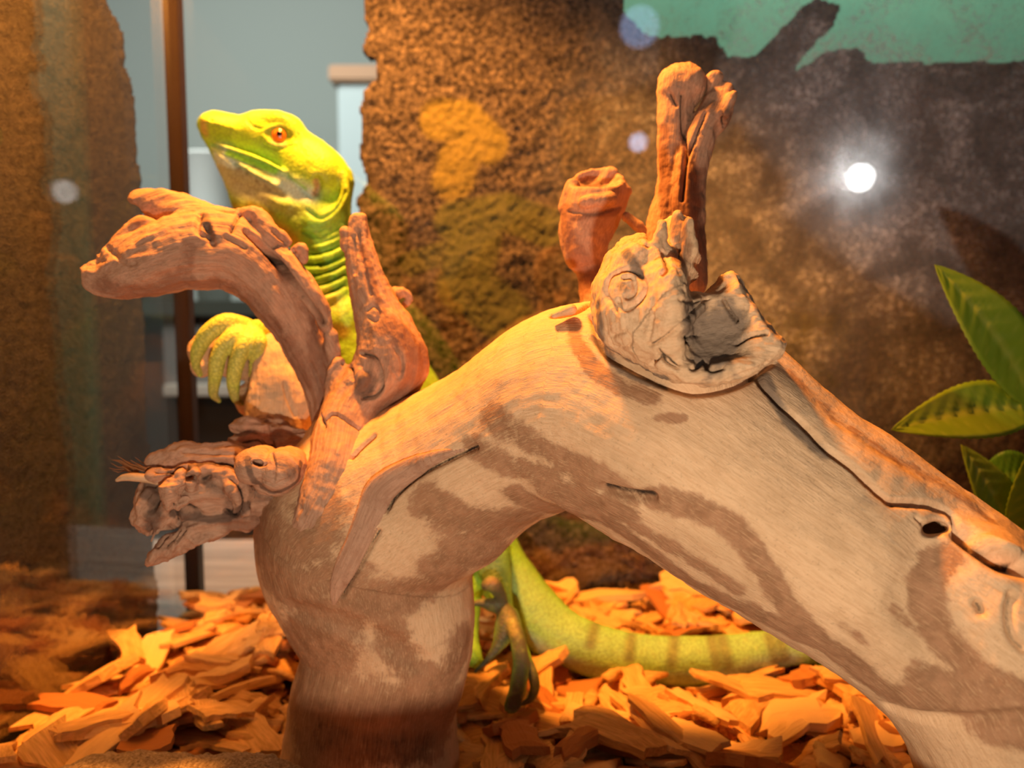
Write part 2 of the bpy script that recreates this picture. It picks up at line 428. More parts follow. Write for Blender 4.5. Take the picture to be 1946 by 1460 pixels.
trunk = finish_wood('trunk', s, [TR], M_wood, 'smooth pale trunk arching over', lump=(0.0011, 38), carves=[
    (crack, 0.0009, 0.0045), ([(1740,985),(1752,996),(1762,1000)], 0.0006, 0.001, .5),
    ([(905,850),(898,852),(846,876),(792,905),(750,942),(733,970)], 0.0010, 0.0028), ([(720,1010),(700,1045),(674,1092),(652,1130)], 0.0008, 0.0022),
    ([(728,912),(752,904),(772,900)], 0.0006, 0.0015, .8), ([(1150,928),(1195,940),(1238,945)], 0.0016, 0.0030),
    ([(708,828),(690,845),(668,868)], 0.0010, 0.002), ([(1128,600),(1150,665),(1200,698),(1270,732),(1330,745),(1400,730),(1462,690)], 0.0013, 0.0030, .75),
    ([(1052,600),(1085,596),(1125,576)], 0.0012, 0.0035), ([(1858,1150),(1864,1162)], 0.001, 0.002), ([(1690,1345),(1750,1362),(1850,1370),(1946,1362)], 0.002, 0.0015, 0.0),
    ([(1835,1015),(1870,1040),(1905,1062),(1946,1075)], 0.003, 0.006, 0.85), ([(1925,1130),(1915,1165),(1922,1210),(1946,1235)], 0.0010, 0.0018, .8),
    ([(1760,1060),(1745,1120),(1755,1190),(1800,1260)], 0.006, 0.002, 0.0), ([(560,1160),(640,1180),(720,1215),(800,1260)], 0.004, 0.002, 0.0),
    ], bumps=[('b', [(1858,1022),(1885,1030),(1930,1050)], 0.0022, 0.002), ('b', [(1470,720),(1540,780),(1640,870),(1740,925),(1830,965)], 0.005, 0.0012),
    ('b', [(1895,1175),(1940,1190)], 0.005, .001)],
    paints=[
    (0, [(500,1010),(520,1080),(570,1140),(640,1180)], 0.016, .85), (0, [(600,1000),(580,1060),(640,1120)], 0.018, .75), (0, [(600,1230),(590,1300),(620,1400),(700,1380),(820,1370)], 0.020, 1.0), (2, [(620,1400),(700,1430),(800,1420)], 0.014, .5),  # base darkened in bark and black to stand in for its shade
    (0, [(660,1150),(740,1140),(820,1110),(880,1060),(930,1050)], 0.010, .9), (0, [(820,960),(880,990),(960,990)], 0.010, .85), (0, [(840,1090),(900,1030),(990,990)], 0.012, .85),
    (0, [(740,1200),(780,1280),(850,1290),(880,1220)], 0.009, .8), (0, [(620,960),(590,1000)], 0.012, .6),
    (0, [(930,790),(990,830),(1060,870),(1130,900),(1190,945)], 0.006, .75), (0, [(900,850),(960,880),(1040,900),(1120,920)], 0.006, .7),
    (0, [(980,940),(1060,970),(1140,985),(1220,1040),(1320,1110),(1420,1160),(1480,1190)], 0.006, .9), (0, [(1040,920),(1100,960),(1180,970)], 0.008, .85),
    (0, [(1240,945),(1330,970),(1400,1010),(1450,1080),(1500,1160),(1560,1220),(1640,1275)], 0.0048, .95),
    (0, [(1200,1000),(1290,1050),(1400,1120)], 0.004, .7), (0, [(1480,1190),(1580,1240),(1680,1310),(1760,1330),(1880,1340),(1946,1330)], 0.0058, .9),
    (0, [(1800,1060),(1765,1110),(1768,1170),(1800,1230),(1850,1280),(1946,1320)], 0.0052, .95), (0, [(1750,1290),(1850,1310),(1946,1350)], 0.006, .85),
    (0, [(1900,1380),(1946,1400)], 0.008, .8), (0, [(1100,660),(1130,700),(1180,735),(1240,755)], 0.0032, .9), (0, [(1250,795),(1300,795)], 0.0018, .6),
    (0, [(1085,610),(1100,660)], 0.003, .7), (0, [(1700,1160),(1740,1200),(1780,1230)], 0.0022, .6), (0, [(1600,1190),(1640,1220)], 0.0022, .5),
    (1, [(1450,720),(1500,800),(1570,860)], 0.0032, .8), (1, [(1130,640),(1180,700),(1260,735)], 0.0022, .8), (1, [(1500,770),(1600,850),(1700,920)], 0.0018, .35),  # grey along the burl's edge paints in the crease shade
    (1, [(640,870),(620,930)], 0.004, .5), (1, [(1640,960),(1700,990),(1690,1060)], 0.006, .35),
    (0, [(1480,700),(1560,770),(1660,850),(1780,920),(1880,990)], 0.0032, .62), (2, [(1860,1045),(1895,1058),(1940,1070)], 0.0022, .7)])

# a split strip of reddish sapwood lying along the trunk's crack
s = Sculpt.around([chain([(890,860,.258,30),(620,1150,.268,30)], 1)], 0.0005, 0.02)
st = chain([(880,858,.2415,13),(820,884,.2465,22),(768,920,.2495,28),(725,980,.2505,30),(692,1050,.2525,28),(655,1115,.2565,20),(640,1150,.2605,9)], 5)
def strip_on(surf_o, pts, lift, mat, name, chains_sub=5, h=0.0005, label=None, k=0.002, **kw):
    "a thin strip of wood lying on another part: pts = (px, py, half width px, half thickness m)"
    V = np.empty(len(surf_o.data.vertices)*3, F32); surf_o.data.vertices.foreach_get('co', V); V = V.reshape(-1, 3)
    Q = np.empty(len(surf_o.data.polygons)*4, np.int32); surf_o.data.polygons.foreach_get('vertices', Q)
    S = Surf(V.astype(float), Q.reshape(-1, 4)); rows = []
    for px, py, hw, ht in pts:
        p = S.on(px, py)
        if p is None: continue
        d = (p-CAM)@AX; rows.append([*(p-ray(px, py)*lift), hw*d/FPX, ht])
    rows = np.array(rows); ch = catmull(rows[:, :4], chains_sub)
    sk = Sculpt.around([ch], h, 0.004); sk.tube(ch, 0.001, flat=(AX, rows[0, 4]/rows[:, 3].mean()))
    return finish_wood(name, sk, [ch], mat, label, **kw)
del s
strip_on(trunk, [(885,852,4,.0009),(830,868,13,.0009),(775,895,23,.0009),(724,932,29,.0009),(704,975,27,.0009),(680,1030,24,.0009),(656,1080,23,.0009),(640,1120,15,.0009),(634,1148,5,.0009)], 0.0, M_root, 'split_strip', lump=(0.0002, 60), med=(.0001, 200), ridge=0.0001, label='pinkish strip along the crack', paints=[(0, 'all', 0, .22)])
strip_on(trunk, [(1052,600,4,.0022),(1085,588,10,.0022),(1130,562,9,.0022)], 0.008, M_wood, 'split_strip', lump=(0.0003, 90), med=(.0002, 250), paints=[(1, 'all', 0, .35)])

# burl on the crown of the arch
bA = [(1127,600),(1129,540),(1148,488),(1186,454),(1222,446),(1240,470),(1256,462),(1260,428),(1286,403),(1300,412),(1320,416),(1316,455),(1330,496),(1312,512),(1326,528),(1302,540),(1296,575),(1320,640),(1300,705),(1240,708),(1190,688),(1150,662),(1132,632)]
bB = [(1290,570),(1310,553),(1342,556),(1366,535),(1388,515),(1404,536),(1414,560),(1434,596),(1452,632),(1473,655),(1462,682),(1432,700),(1400,722),(1330,737),(1272,728),(1225,700),(1245,640)]
s = Sculpt(P(1090,770,.225)-np.array([.0,.045,.0]), P(1500,380,.225)+np.array([.0,.03,.0]), 0.00042)
s.slab(bA, .212, .016, .007, k=.002, tilt=(.12, -.25))
s.slab(bB, .207, .013, .004, k=.002, tilt=(-.12, -.30))
s.ball(P(1362,618,.1905), (.0095,.0085,.0105), .003, sub=True)
s.ball(P(1262,580,.196), (.006,.012,.012), .004)
for a_ in (chain([(1262,455,.197,8),(1276,500,.196,10),(1290,520,.197,6)], 3), chain([(1298,440,.196,7),(1300,480,.196,6)], 2)):
    s.tube(a_, .001, sub=True)
for b_ in (chain([(1256,425,.2,9),(1250,500,.198,14),(1232,570,.198,20)], 3), chain([(1310,420,.199,7),(1312,480,.2,9)], 2), chain([(1288,410,.203,8),(1286,460,.202,10)], 2),
           chain([(1385,525,.202,8),(1410,590,.199,9),(1462,658,.198,10)], 3), chain([(1258,690,.193,12),(1330,712,.192,14),(1400,700,.193,12),(1462,664,.198,8)], 3),
           chain([(1330,580,.197,10),(1290,620,.193,13),(1255,655,.193,12)], 3)):
    s.tube(b_, .0025)
s.tube(chain([(1298,638,.180,7),(1302,646,.215,7)], 1), .0006, sub=True); s.tube(chain([(1300,650,.180,6),(1302,654,.215,6)], 1), .0006, sub=True)
gA = chain([(1215,700,.21,60),(1215,560,.205,60),(1230,450,.205,50)], 4); gB = chain([(1290,660,.2,60),(1380,640,.2,60),(1450,650,.2,60)], 4)
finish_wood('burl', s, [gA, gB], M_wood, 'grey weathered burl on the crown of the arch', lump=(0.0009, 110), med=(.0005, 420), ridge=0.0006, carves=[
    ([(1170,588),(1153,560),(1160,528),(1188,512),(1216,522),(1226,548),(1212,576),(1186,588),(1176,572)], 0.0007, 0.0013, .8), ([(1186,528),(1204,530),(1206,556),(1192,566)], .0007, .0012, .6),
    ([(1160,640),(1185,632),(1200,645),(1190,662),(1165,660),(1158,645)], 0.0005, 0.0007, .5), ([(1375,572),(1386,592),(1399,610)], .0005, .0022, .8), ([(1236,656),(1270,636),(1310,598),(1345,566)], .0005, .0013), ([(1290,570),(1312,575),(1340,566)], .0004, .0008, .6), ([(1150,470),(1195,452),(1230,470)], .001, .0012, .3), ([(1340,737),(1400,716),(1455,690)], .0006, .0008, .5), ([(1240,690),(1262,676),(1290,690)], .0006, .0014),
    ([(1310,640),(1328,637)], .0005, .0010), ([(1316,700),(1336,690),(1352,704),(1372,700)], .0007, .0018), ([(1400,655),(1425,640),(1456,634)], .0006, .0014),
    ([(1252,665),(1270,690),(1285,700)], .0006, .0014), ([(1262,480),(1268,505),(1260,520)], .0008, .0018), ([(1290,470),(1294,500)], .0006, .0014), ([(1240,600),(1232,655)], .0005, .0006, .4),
    ], paints=[(1, 'all', 0, .26), (1, [(1140,580),(1150,650),(1200,690),(1260,715)], .003, .75), (1, [(1310,600),(1340,640),(1385,620),(1350,690)], .0075, .95), (1, [(1380,580),(1400,640)], .004, .7),  # heavier grey on rim and hollow is painted-in shade
    (1, [(1190,480),(1215,520)], .002, .8), (0, [(1290,420),(1300,470),(1290,500)], .0032, .8), (1, [(1320,560),(1400,720)], .002, .5), (1, [(1180,540),(1200,570)], .002, .5)])

# standing branch behind the burl (a double stem) and the short stump to its left
c1 = chain([(1262,520,.268,40),(1264,430,.270,34),(1276,360,.270,27),(1280,280,.270,29),(1284,210,.270,32),(1294,160,.270,37),(1294,138,.270,16)], 5)
c2 = chain([(1304,540,.266,38),(1302,430,.267,36),(1308,340,.267,34),(1330,260,.267,31),(1358,215,.268,32),(1374,182,.268,24)], 5)
s = Sculpt.around([c1, c2], .00055, .008)
s.tube(c1, .002, guide=True); s.tube(c2, .0015); s.ball(P(1318,160,.268), (.004,.006,.006), .002); s.ball(P(1272,165,.269), (.004,.006,.006), .002)
s.tube(chain([(1350,200,.267,10),(1355,168,.267,10),(1358,150,.267,14)], 3), .0012); s.tube(chain([(1375,215,.262,12),(1390,185,.262,10),(1396,178,.262,6)], 2), .001)
s.ball(P(1376,250,.262), (.0030,.004,.004), .0015, sub=True); s.ball(P(1300,172,.258), (.0035,.004,.004), .002, sub=True)
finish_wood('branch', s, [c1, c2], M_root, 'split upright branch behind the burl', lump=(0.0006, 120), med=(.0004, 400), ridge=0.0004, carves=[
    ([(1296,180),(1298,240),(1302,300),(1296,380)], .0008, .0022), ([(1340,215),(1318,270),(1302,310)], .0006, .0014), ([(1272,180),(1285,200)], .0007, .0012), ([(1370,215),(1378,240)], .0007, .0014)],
    paints=[(0, [(1262,250),(1262,330),(1268,420)], .0030, .85), (1, [(1345,200),(1385,220),(1375,250)], .004, .6), (0, [(1300,390),(1330,340),(1320,460)], .008, .75), (1, [(1290,135),(1280,170)], .003, .25)])
c3 = chain([(1135,580,.272,32),(1118,515,.276,24),(1110,480,.277,40),(1112,440,.278,50),(1125,400,.278,58),(1132,372,.278,60)], 5)
s = Sculpt.around([c3], .00055, .012)
s.tube(c3, .003, guide=True)
s.ball(P(1132,322,.270), (.0115,.012,.0075), .002, sub=True)
for a_ in (chain([(1088,352,.276,13),(1076,395,.277,14)], 2), chain([(1188,365,.276,12),(1172,400,.277,14)], 2), chain([(1135,362,.283,12),(1160,330,.281,11),(1164,334,.281,9)], 3), chain([(1110,385,.266,10),(1160,378,.266,10)], 2), chain([(1210,428,.27,8),(1190,412,.27,9),(1225,440,.27,10)], 2)):
    s.tube(a_, .0015)
finish_wood('stump', s, [c3], M_root, 'short broken stub with a hollow top', lump=(0.0007, 100), med=(.0004, 400), ridge=0.0003, carves=[([(1080,402),(1130,406),(1180,392)], .0005, .0008, .3)],
    paints=[(0, [(1072,400),(1080,460),(1120,520)], .005, .8), (0, [(1090,415),(1180,400)], .002, .7), (0, [(1140,520),(1110,540)], .006, .8), (1, [(1110,350),(1140,352)], .003, .6)])

# left arching limb
b1 = chain([(668,850,.292,50),(640,800,.290,42),(622,745,.289,36),(600,690,.288,40),(562,612,.285,48),(510,535,.281,57),(445,482,.277,70),(370,478,.273,70),(305,495,.270,62),(245,520,.268,44),(208,533,.267,31),(186,530,.266,25)], 5)
s = Sculpt.around([b1], .00055, .016)
s.tube(b1, .003, guide=True)
s.tube(chain([(400,430,.277,38),(345,404,.279,33),(295,392,.280,30),(272,388,.280,27)], 4), .003)
s.ball(P(252,408,.279), (.0055,.009,.0046), .0012, sub=True)
s.tube(chain([(270,440,.27,26),(235,470,.268,24),(212,490,.267,18)], 3), .003)
s.tube(chain([(200,505,.267,13),(172,516,.266,13),(166,540,.266,10)], 3), .002)
s.tube(chain([(196,497,.262,4),(222,505,.262,4),(256,500,.262,3)], 3), .001, sub=True)
s.tube(chain([(375,410,.279,16),(395,400,.278,14),(440,410,.277,14),(480,420,.277,14)], 4), .0018)
for pl in ([(462,412,.276,15),(490,410,.275,17),(508,440,.274,18),(530,470,.275,13)], [(505,470,.275,16),(545,500,.275,18),(575,540,.276,20),(605,585,.278,18),(618,620,.279,12)],
           [(560,480,.277,7),(575,470,.277,7),(576,492,.278,6)], [(545,460,.277,8),(525,446,.276,10),(505,452,.275,8)], [(498,396,.277,5),(472,395,.277,6),(455,412,.276,7)], [(628,640,.280,14),(632,700,.284,20),(630,740,.288,24)]):
    s.tube(chain(pl, 4), .0012)
s.tube(chain([(500,425,.268,5),(525,460,.268,5)], 2), .001, sub=True)
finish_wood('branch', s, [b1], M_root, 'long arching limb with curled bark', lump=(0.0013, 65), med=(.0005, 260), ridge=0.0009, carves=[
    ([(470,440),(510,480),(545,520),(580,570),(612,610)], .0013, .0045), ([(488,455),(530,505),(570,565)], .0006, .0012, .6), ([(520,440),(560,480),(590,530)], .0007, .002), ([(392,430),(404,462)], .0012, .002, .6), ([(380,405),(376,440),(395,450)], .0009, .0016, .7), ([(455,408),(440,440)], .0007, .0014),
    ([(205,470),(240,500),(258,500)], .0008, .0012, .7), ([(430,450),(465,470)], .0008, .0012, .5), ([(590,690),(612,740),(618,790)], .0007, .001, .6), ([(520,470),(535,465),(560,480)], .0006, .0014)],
    paints=[(0, [(200,545),(260,555),(330,540),(420,540),(480,580),(540,640),(580,720)], .006, .62), (0, [(360,470),(350,520)], .004, .55), (0, [(600,620),(610,700),(620,760)], .006, .7), (1, [(385,410),(400,450)], .003, .7),
    (1, [(470,420),(510,440),(560,500)], .002, .35), (1, [(170,530),(240,510)], .002, .3), (0, [(255,395),(265,420)], .003, .7), (0, [(500,480),(560,560),(600,610)], .003, .5)])

# upright limb with a knotted bulge
b2 = chain([(575,1035,.264,30),(610,975,.259,46),(643,900,.2635,58),(660,825,.274,58),(695,760,.281,62),(735,712,.280,66),(742,660,.279,60),(722,600,.279,44),(702,545,.279,36),(688,490,.279,28),(682,445,.279,20),(680,420,.279,14)], 5)
s = Sculpt.around([b2], .0005, .012)
s.tube(b2, .003, guide=True); s.tube(chain([(655,830,.285,30),(642,760,.282,26),(640,715,.280,20),(642,690,.279,12)], 4), .003)
s.ball(P(760,690,.276), (.010,.009,.011), .004); s.tube(chain([(658,470,.277,8),(655,440,.277,7)], 2), .001); s.tube(chain([(740,560,.284,14),(765,556,.288,9),(778,566,.289,8),(772,578,.289,7)], 3), .0015)
s.ball(P(697,722,.264), (.0062,.0055,.0075), .002, sub=True); s.ball(P(690,722,.2705), (.0028,.003,.0045), .001)
finish_wood('branch', s, [b2], M_root, 'upright limb with knotted bulge', lump=(0.0010, 70), med=(.0005, 300), ridge=0.0007, carves=[
    ([(690,672),(712,680),(722,705),(726,730),(712,752),(690,756)], .0008, .0022), ([(652,690),(668,700),(672,720)], .0008, .0018), ([(700,590),(712,582),(722,596),(715,612),(703,604)], .0005, .0012, .7),
    ([(682,440),(690,500),(705,560)], .0006, .0016, .6), ([(672,450),(676,520)], .0006, .0014, .6), ([(750,660),(765,690),(758,720),(742,700)], .0006, .0009, .5), ([(668,560),(676,640),(668,690)], .0006, .0008, .4), ([(620,800),(640,790),(700,830)], .0006, .0012, .5),
    ([(612,790),(618,812)], .0008, .0014)], paints=[(0, [(740,620),(790,660),(795,700),(770,750),(720,790)], .006, .85), (0, [(690,470),(715,560),(735,620)], .0022, .6), (1, [(700,720),(690,740)], .005, .75), (1, [(710,600),(700,660)], .004, .45),
    (0, [(665,450),(660,540),(672,600)], .002, .4), (1, [(740,680),(760,700)], .004, .5), (0, [(690,780),(650,800)], .003, .4)])

# lower left limb: a gnarled, frayed end with disc-shaped knots
b3 = chain([(650,960,.290,80),(590,935,.284,70),(525,925,.278,60),(460,922,.274,58),(395,925,.270,60),(335,940,.267,56),(300,965,.265,42),(282,990,.264,26)], 5)
s = Sculpt.around([b3], .0005, .018)
s.tube(b3, .004, guide=True)
for pl in ([(300,880,.266,16),(350,868,.266,20),(410,870,.268,22),(470,880,.271,24)], [(310,905,.262,13),(360,900,.262,17),(420,905,.262,18),(455,935,.262,16),(460,965,.264,13)],
           [(420,1000,.268,16),(370,1012,.264,18),(325,1035,.262,18),(292,1058,.261,14)], [(470,988,.272,24),(420,985,.268,22),(370,1000,.265,20)], [(345,910,.256,10),(325,935,.255,13),(335,960,.256,10),(350,955,.257,8)],
           [(270,950,.262,14),(275,980,.262,12)], [(320,900,.258,9),(290,905,.258,7)], [(365,895,.256,7),(372,905,.256,9),(362,925,.256,9)], [(310,1000,.260,6),(330,960,.258,8)], [(288,1030,.259,5),(300,1000,.259,6)],
           [(480,845,.278,18),(455,850,.277,16)], [(455,810,.280,14),(480,805,.280,14),(500,830,.281,16)], [(470,835,.279,14),(455,840,.278,12)], [(620,870,.286,34),(570,850,.286,30),(530,830,.288,30),(500,815,.290,22)]):
    s.tube(chain(pl, 4), .0015)
def disc(c, r, half, k): 
    ch = np.array([[*(np.array(c)-AX*half), r], [*(np.array(c)+AX*half), r*1.05]])
    s.tube(ch, k)
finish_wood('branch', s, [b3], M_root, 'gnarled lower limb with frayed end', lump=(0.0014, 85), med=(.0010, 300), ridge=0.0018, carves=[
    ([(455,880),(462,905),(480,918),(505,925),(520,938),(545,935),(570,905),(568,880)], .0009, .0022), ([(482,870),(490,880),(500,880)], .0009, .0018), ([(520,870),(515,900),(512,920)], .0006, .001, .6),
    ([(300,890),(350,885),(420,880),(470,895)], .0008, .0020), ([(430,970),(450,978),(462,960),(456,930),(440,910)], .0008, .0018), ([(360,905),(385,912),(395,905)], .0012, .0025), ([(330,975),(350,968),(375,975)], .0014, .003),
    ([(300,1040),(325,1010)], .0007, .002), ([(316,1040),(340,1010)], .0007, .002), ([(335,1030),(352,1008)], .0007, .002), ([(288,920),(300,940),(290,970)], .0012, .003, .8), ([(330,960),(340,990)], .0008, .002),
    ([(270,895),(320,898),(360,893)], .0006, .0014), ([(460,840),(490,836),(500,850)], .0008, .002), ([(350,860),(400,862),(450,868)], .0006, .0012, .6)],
    paints=[(1, 'all', 0, .25), (1, [(480,860),(560,930),(500,940)], .006, .6), (1, [(320,900),(400,885),(460,900)], .0015, .9), (1, [(330,980),(420,985),(470,960)], .0022, .9), (1, [(280,930),(300,960),(290,1000)], .004, .8), (1, [(360,900),(430,940),(440,975)], .004, .55), (1, [(540,880),(550,900)], .004, .6), (1, [(300,1040),(340,1000),(400,985)], .004, .45), (0, [(500,1000),(440,990),(560,990)], .006, .6), (0, [(420,890),(440,930)], .005, .4)])
kn = np.array([[*P(490,884,.2585), .0070], [*P(545,900,.2600), .0070]])
s = Sculpt.around([kn], .0004, .006)
disc(P(490,884,.2590), .0064, .0038, .0005); disc(P(540,892,.2605), .0074, .0042, .0004); s.ball(P(520,912,.2595), (.0078,.0050,.0056), .0006)
s.ball(P(491,880,.2520), (.0016,.0022,.0012), .001, sub=True)
finish_wood('knot', s, [kn], M_root, 'pair of round sawn knots', lump=(.0005, 150), med=(.0003, 500), ridge=.0002, carves=[([(516,860),(522,885),(520,915)], .0005, .0012, .8), ([(478,874),(492,884),(503,882)], .0006, .0010, .7), ([(500,915),(520,922),(545,912)], .0005, .0008, .6)],
    paints=[(1, [(470,870),(480,910),(520,935),(565,915),(572,880)], .0016, .8), (1, [(535,875),(555,900)], .004, .55), (1, [(490,885)], .002, .7)])
# splinter and dry fibres at its tip
tw = chain([(222,913,.258,3),(240,907,.258,7),(275,909,.258,8),(318,920,.259,6),(335,925,.26,4)], 4)
s = Sculpt.around([tw], .0004, .003); s.tube(tw, .001, guide=True)
finish_wood('splinter', s, [tw], M_wood, 'pale splinter', lump=(.0002, 200), med=(.0001, 500))
random.seed(3)
Vf, Ff = [], []
def thin(V, Fc, pts, r, n=5):
    pts = np.asarray(pts, float)
    for i, p in enumerate(pts):
        t = pts[min(i+1, len(pts)-1)]-pts[max(i-1, 0)]; t /= np.linalg.norm(t)+1e-12
        u = np.cross(t, [0.3, 1, 0.2]); u /= np.linalg.norm(u); v = np.cross(t, u); rr = r*(1-0.75*i/(len(pts)-1))
        b = len(V)
        for k in range(n): a = 2*math.pi*k/n; V.append(p+(u*math.cos(a)+v*math.sin(a))*rr)
        if i:
            for k in range(n): Fc.append([b-n+k, b-n+(k+1) % n, b+(k+1) % n, b+k])
for i in range(26):
    x0, y0 = random.uniform(255, 300), random.uniform(885, 905)
    x1, y1 = x0-random.uniform(15, 60), y0+random.uniform(-26, 6)
    d0 = .262+random.uniform(-.003, .003)
    pts = [P(x0+(x1-x0)*t, y0+(y1-y0)*t+random.uniform(-3, 3), d0+random.uniform(-.0008, .0008)) for t in (0, .25, .5, .75, 1)]
    thin(Vf, Ff, pts, .00035)
mf = NT('dry_fibre').bsdf((0.30, 0.13, 0.05), 0.8)
mesh_obj('fibres', Vf, Ff, mf, DW)

# root column behind, in paler wood to imitate the heat bulb's glare, with the stub the lizard holds
b4 = chain([(560,900,.300,54),(535,850,.304,52),(528,800,.307,56),(530,740,.308,56),(526,690,.309,44),(522,662,.310,30)], 5)
b5 = chain([(545,790,.312,44),(580,760,.309,36),(592,740,.307,22)], 4)
b6 = chain([(522,700,.316,34),(470,680,.318,40),(425,668,.318,46),(392,672,.316,32)], 5)
s = Sculpt.around([b4, b5, b6], .0006, .01)
s.tube(b4, .003, guide=True); s.tube(b5, .004); s.tube(b6, .004); s.ball(P(382,695,.312), (.004,.005,.005), .002); s.ball(P(476,760,.318), (.006,.006,.007), .004)
finish_wood('branch', s, [b4, b6], M_wood, 'root column behind the limbs', lump=(0.0012, 60), med=(.0004, 260), ridge=0.0006, carves=[([(560,790),(548,760),(540,730)], .0008, .0012, .2)], paints=[(0, 'all', 0, .12)])
# ------------------------------------------------------------------ the terrarium and the room behind it
YB = 0.441                                            # rear pane
K0 = np.array([-0.1925, YB, 0.0]); K1 = np.array([-0.2076, 0.2857, 0.0])
ES = (K1-K0)/np.linalg.norm(K1-K0)                    # along the side pane, towards the lens
NS = np.array([-ES[1], ES[0], 0.0]); NS = NS if NS[0] > 0 else -NS   # inward normal

def plain(name, c, rough=0.7, c2=None, scale=20, spec=0.2):
    t = NT(name)
    if c2 is None: return t.bsdf(c, rough, None, spec)
    return t.bsdf(t.mix(t.noise(t.n('TexCoord').outputs['Object'], scale, 4), c, c2), rough, None, spec)
def pane_mat(name, dusty, refl=1.0):
    t = NT(name); pos = t.n('TexCoord').outputs['Object']
    bf_ = t.n('NewGeometry').outputs['Backfacing']
    ior = t.math('ADD', 1.5, t.math('MULTIPLY', bf_, 1/1.5-1.5)); fr = t.n('Fresnel', IOR=ior).outputs[0]
    gl = t.n('BsdfGlossy', Color=(1, 1, 1), Roughness=0.0).outputs[0]
    tr = t.n('BsdfTransparent').outputs[0]
    m = t.n('MixShader'); t.set(m, 'i0', t.math('MULTIPLY', fr, refl, True)); t.set(m, 'i1', tr); t.set(m, 'i2', gl); sh = m.outputs[0]
    if dusty:
        c = P(1640, 340, .44)
        v = t.n('VectorMath', _operation='SUBTRACT'); t.set(v, 'i0', pos); v.inputs[1].default_value = tuple(c)
        ln = t.n('VectorMath', _operation='LENGTH'); t.t.links.new(v.outputs[0], ln.inputs[0])
        fall = t.step(ln.outputs['Value'], 0.21, 0.01)
        # wiping streaks that run out from the middle of the dirty patch
        nv = t.n('VectorMath', _operation='NORMALIZE'); t.t.links.new(v.outputs[0], nv.inputs[0])
        streak = t.noise(t.mapping(nv.outputs[0], (14, 14, 14)), 1.0, 3, 0.6)
        spk = t.step(t.noise(pos, 300, 4, 0.7), 0.48, 0.66)
        cloud = t.step(t.noise(pos, 32, 5, 0.62, 0.6), 0.36, 0.72)
        a = t.math('MULTIPLY', fall, t.math('ADD', 0.12, t.math('MULTIPLY', cloud, t.math('ADD', 0.14, t.math('MULTIPLY', spk, 0.85)))))
        a = t.math('MULTIPLY', a, t.math('ADD', 0.45, streak))
        df = t.n('BsdfDiffuse', Color=(0.80, 0.84, 0.96)).outputs[0]
        m2 = t.n('MixShader'); t.set(m2, 'i0', t.math('MULTIPLY', a, DUST_K, True)); t.set(m2, 'i1', sh); t.set(m2, 'i2', df)
        g2 = t.n('BsdfGlossy', Color=(1, 1, 1), Roughness=0.16).outputs[0]
        near = t.step(ln.outputs['Value'], 0.085, 0.0)
        m3 = t.n('MixShader'); t.set(m3, 'i0', t.math('MULTIPLY', near, t.math('MULTIPLY', t.math('ADD', 0.3, cloud), 0.14), True)); t.set(m3, 'i1', m2.outputs[0]); t.set(m3, 'i2', g2)
        sh = m3.outputs[0]
    t.t.links.new(sh, t.out.inputs[0]); return t.m
DUST_K = 1.25
XR, ZT = 0.36, 0.46
tag(box_obj('window_1', (K0[0], YB, -0.0155), (XR, YB+0.003, ZT), pane_mat('dusty_glass', True)), kind='structure')
def along(s, z, off=0.0): return K0+ES*s+NS*off+np.array([0, 0, z])
sp = np.array([along(s, z, o) for s in (0.0, 0.46) for z in (-0.0155, ZT) for o in (0.0, -0.003)])
tag(mesh_obj('window_2', sp, [[0,2,6,4],[1,5,7,3],[0,4,5,1],[2,3,7,6],[0,1,3,2],[4,6,7,5]], pane_mat('side_glass', False, 1.8), smooth=False), kind='structure')
post = NT('post_brown'); M_post = post.bsdf(post.mix(post.noise(post.n('TexCoord').outputs['Object'], 60), (0.012, 0.006, 0.004), (0.020, 0.009, 0.006)), 0.4, None, 0.4)
tag(box_obj('trim_1', (K0[0]-0.0042, YB-0.0086, -0.0155), (K0[0]+0.0042, YB, ZT), M_post, bevel=0.0006), kind='structure')
tag(box_obj('trim_2', (-0.26, 0.112, -0.0155), (XR, 0.120, 0.0712), M_post, bevel=0.0005), kind='structure')
tag(box_obj('light_block_lid', (-0.262, 0.112, 0.50), (XR+.01, YB+0.02, 0.512), plain('lid_black', (0.02, 0.02, 0.02), 0.6)), kind='structure')  # unseen opaque lid, added to keep stray room light off the chips
tag(box_obj('light_block_side', (XR, 0.135, -0.0155), (XR+0.01, YB, 0.50), plain('side_brown', (0.10, 0.07, 0.05), 0.8)), kind='structure')  # unseen opaque side, added to block stray light from the right
sub_ = NT('substrate'); ps = sub_.n('TexCoord').outputs['Object']; nz = sub_.noise(ps, 120, 5, 0.7)
M_sub = sub_.bsdf(sub_.ramp(nz, [(0.3, (0.10, 0.045, 0.02)), (0.7, (0.36, 0.17, 0.07))]), 0.9, sub_.bump(nz, 0.004))
fl = [along(0, -0.005), along(0.46, -0.005), np.array([XR, along(.46, 0)[1], -0.005]), np.array([XR, YB, -0.005])]
tag(mesh_obj('floor', np.array(fl+[p-np.array([0, 0, .0105]) for p in fl]), [[3,2,1,0],[4,5,6,7],[0,1,5,4],[1,2,6,5],[2,3,7,6],[3,0,4,7]], M_sub, smooth=False), kind='structure')

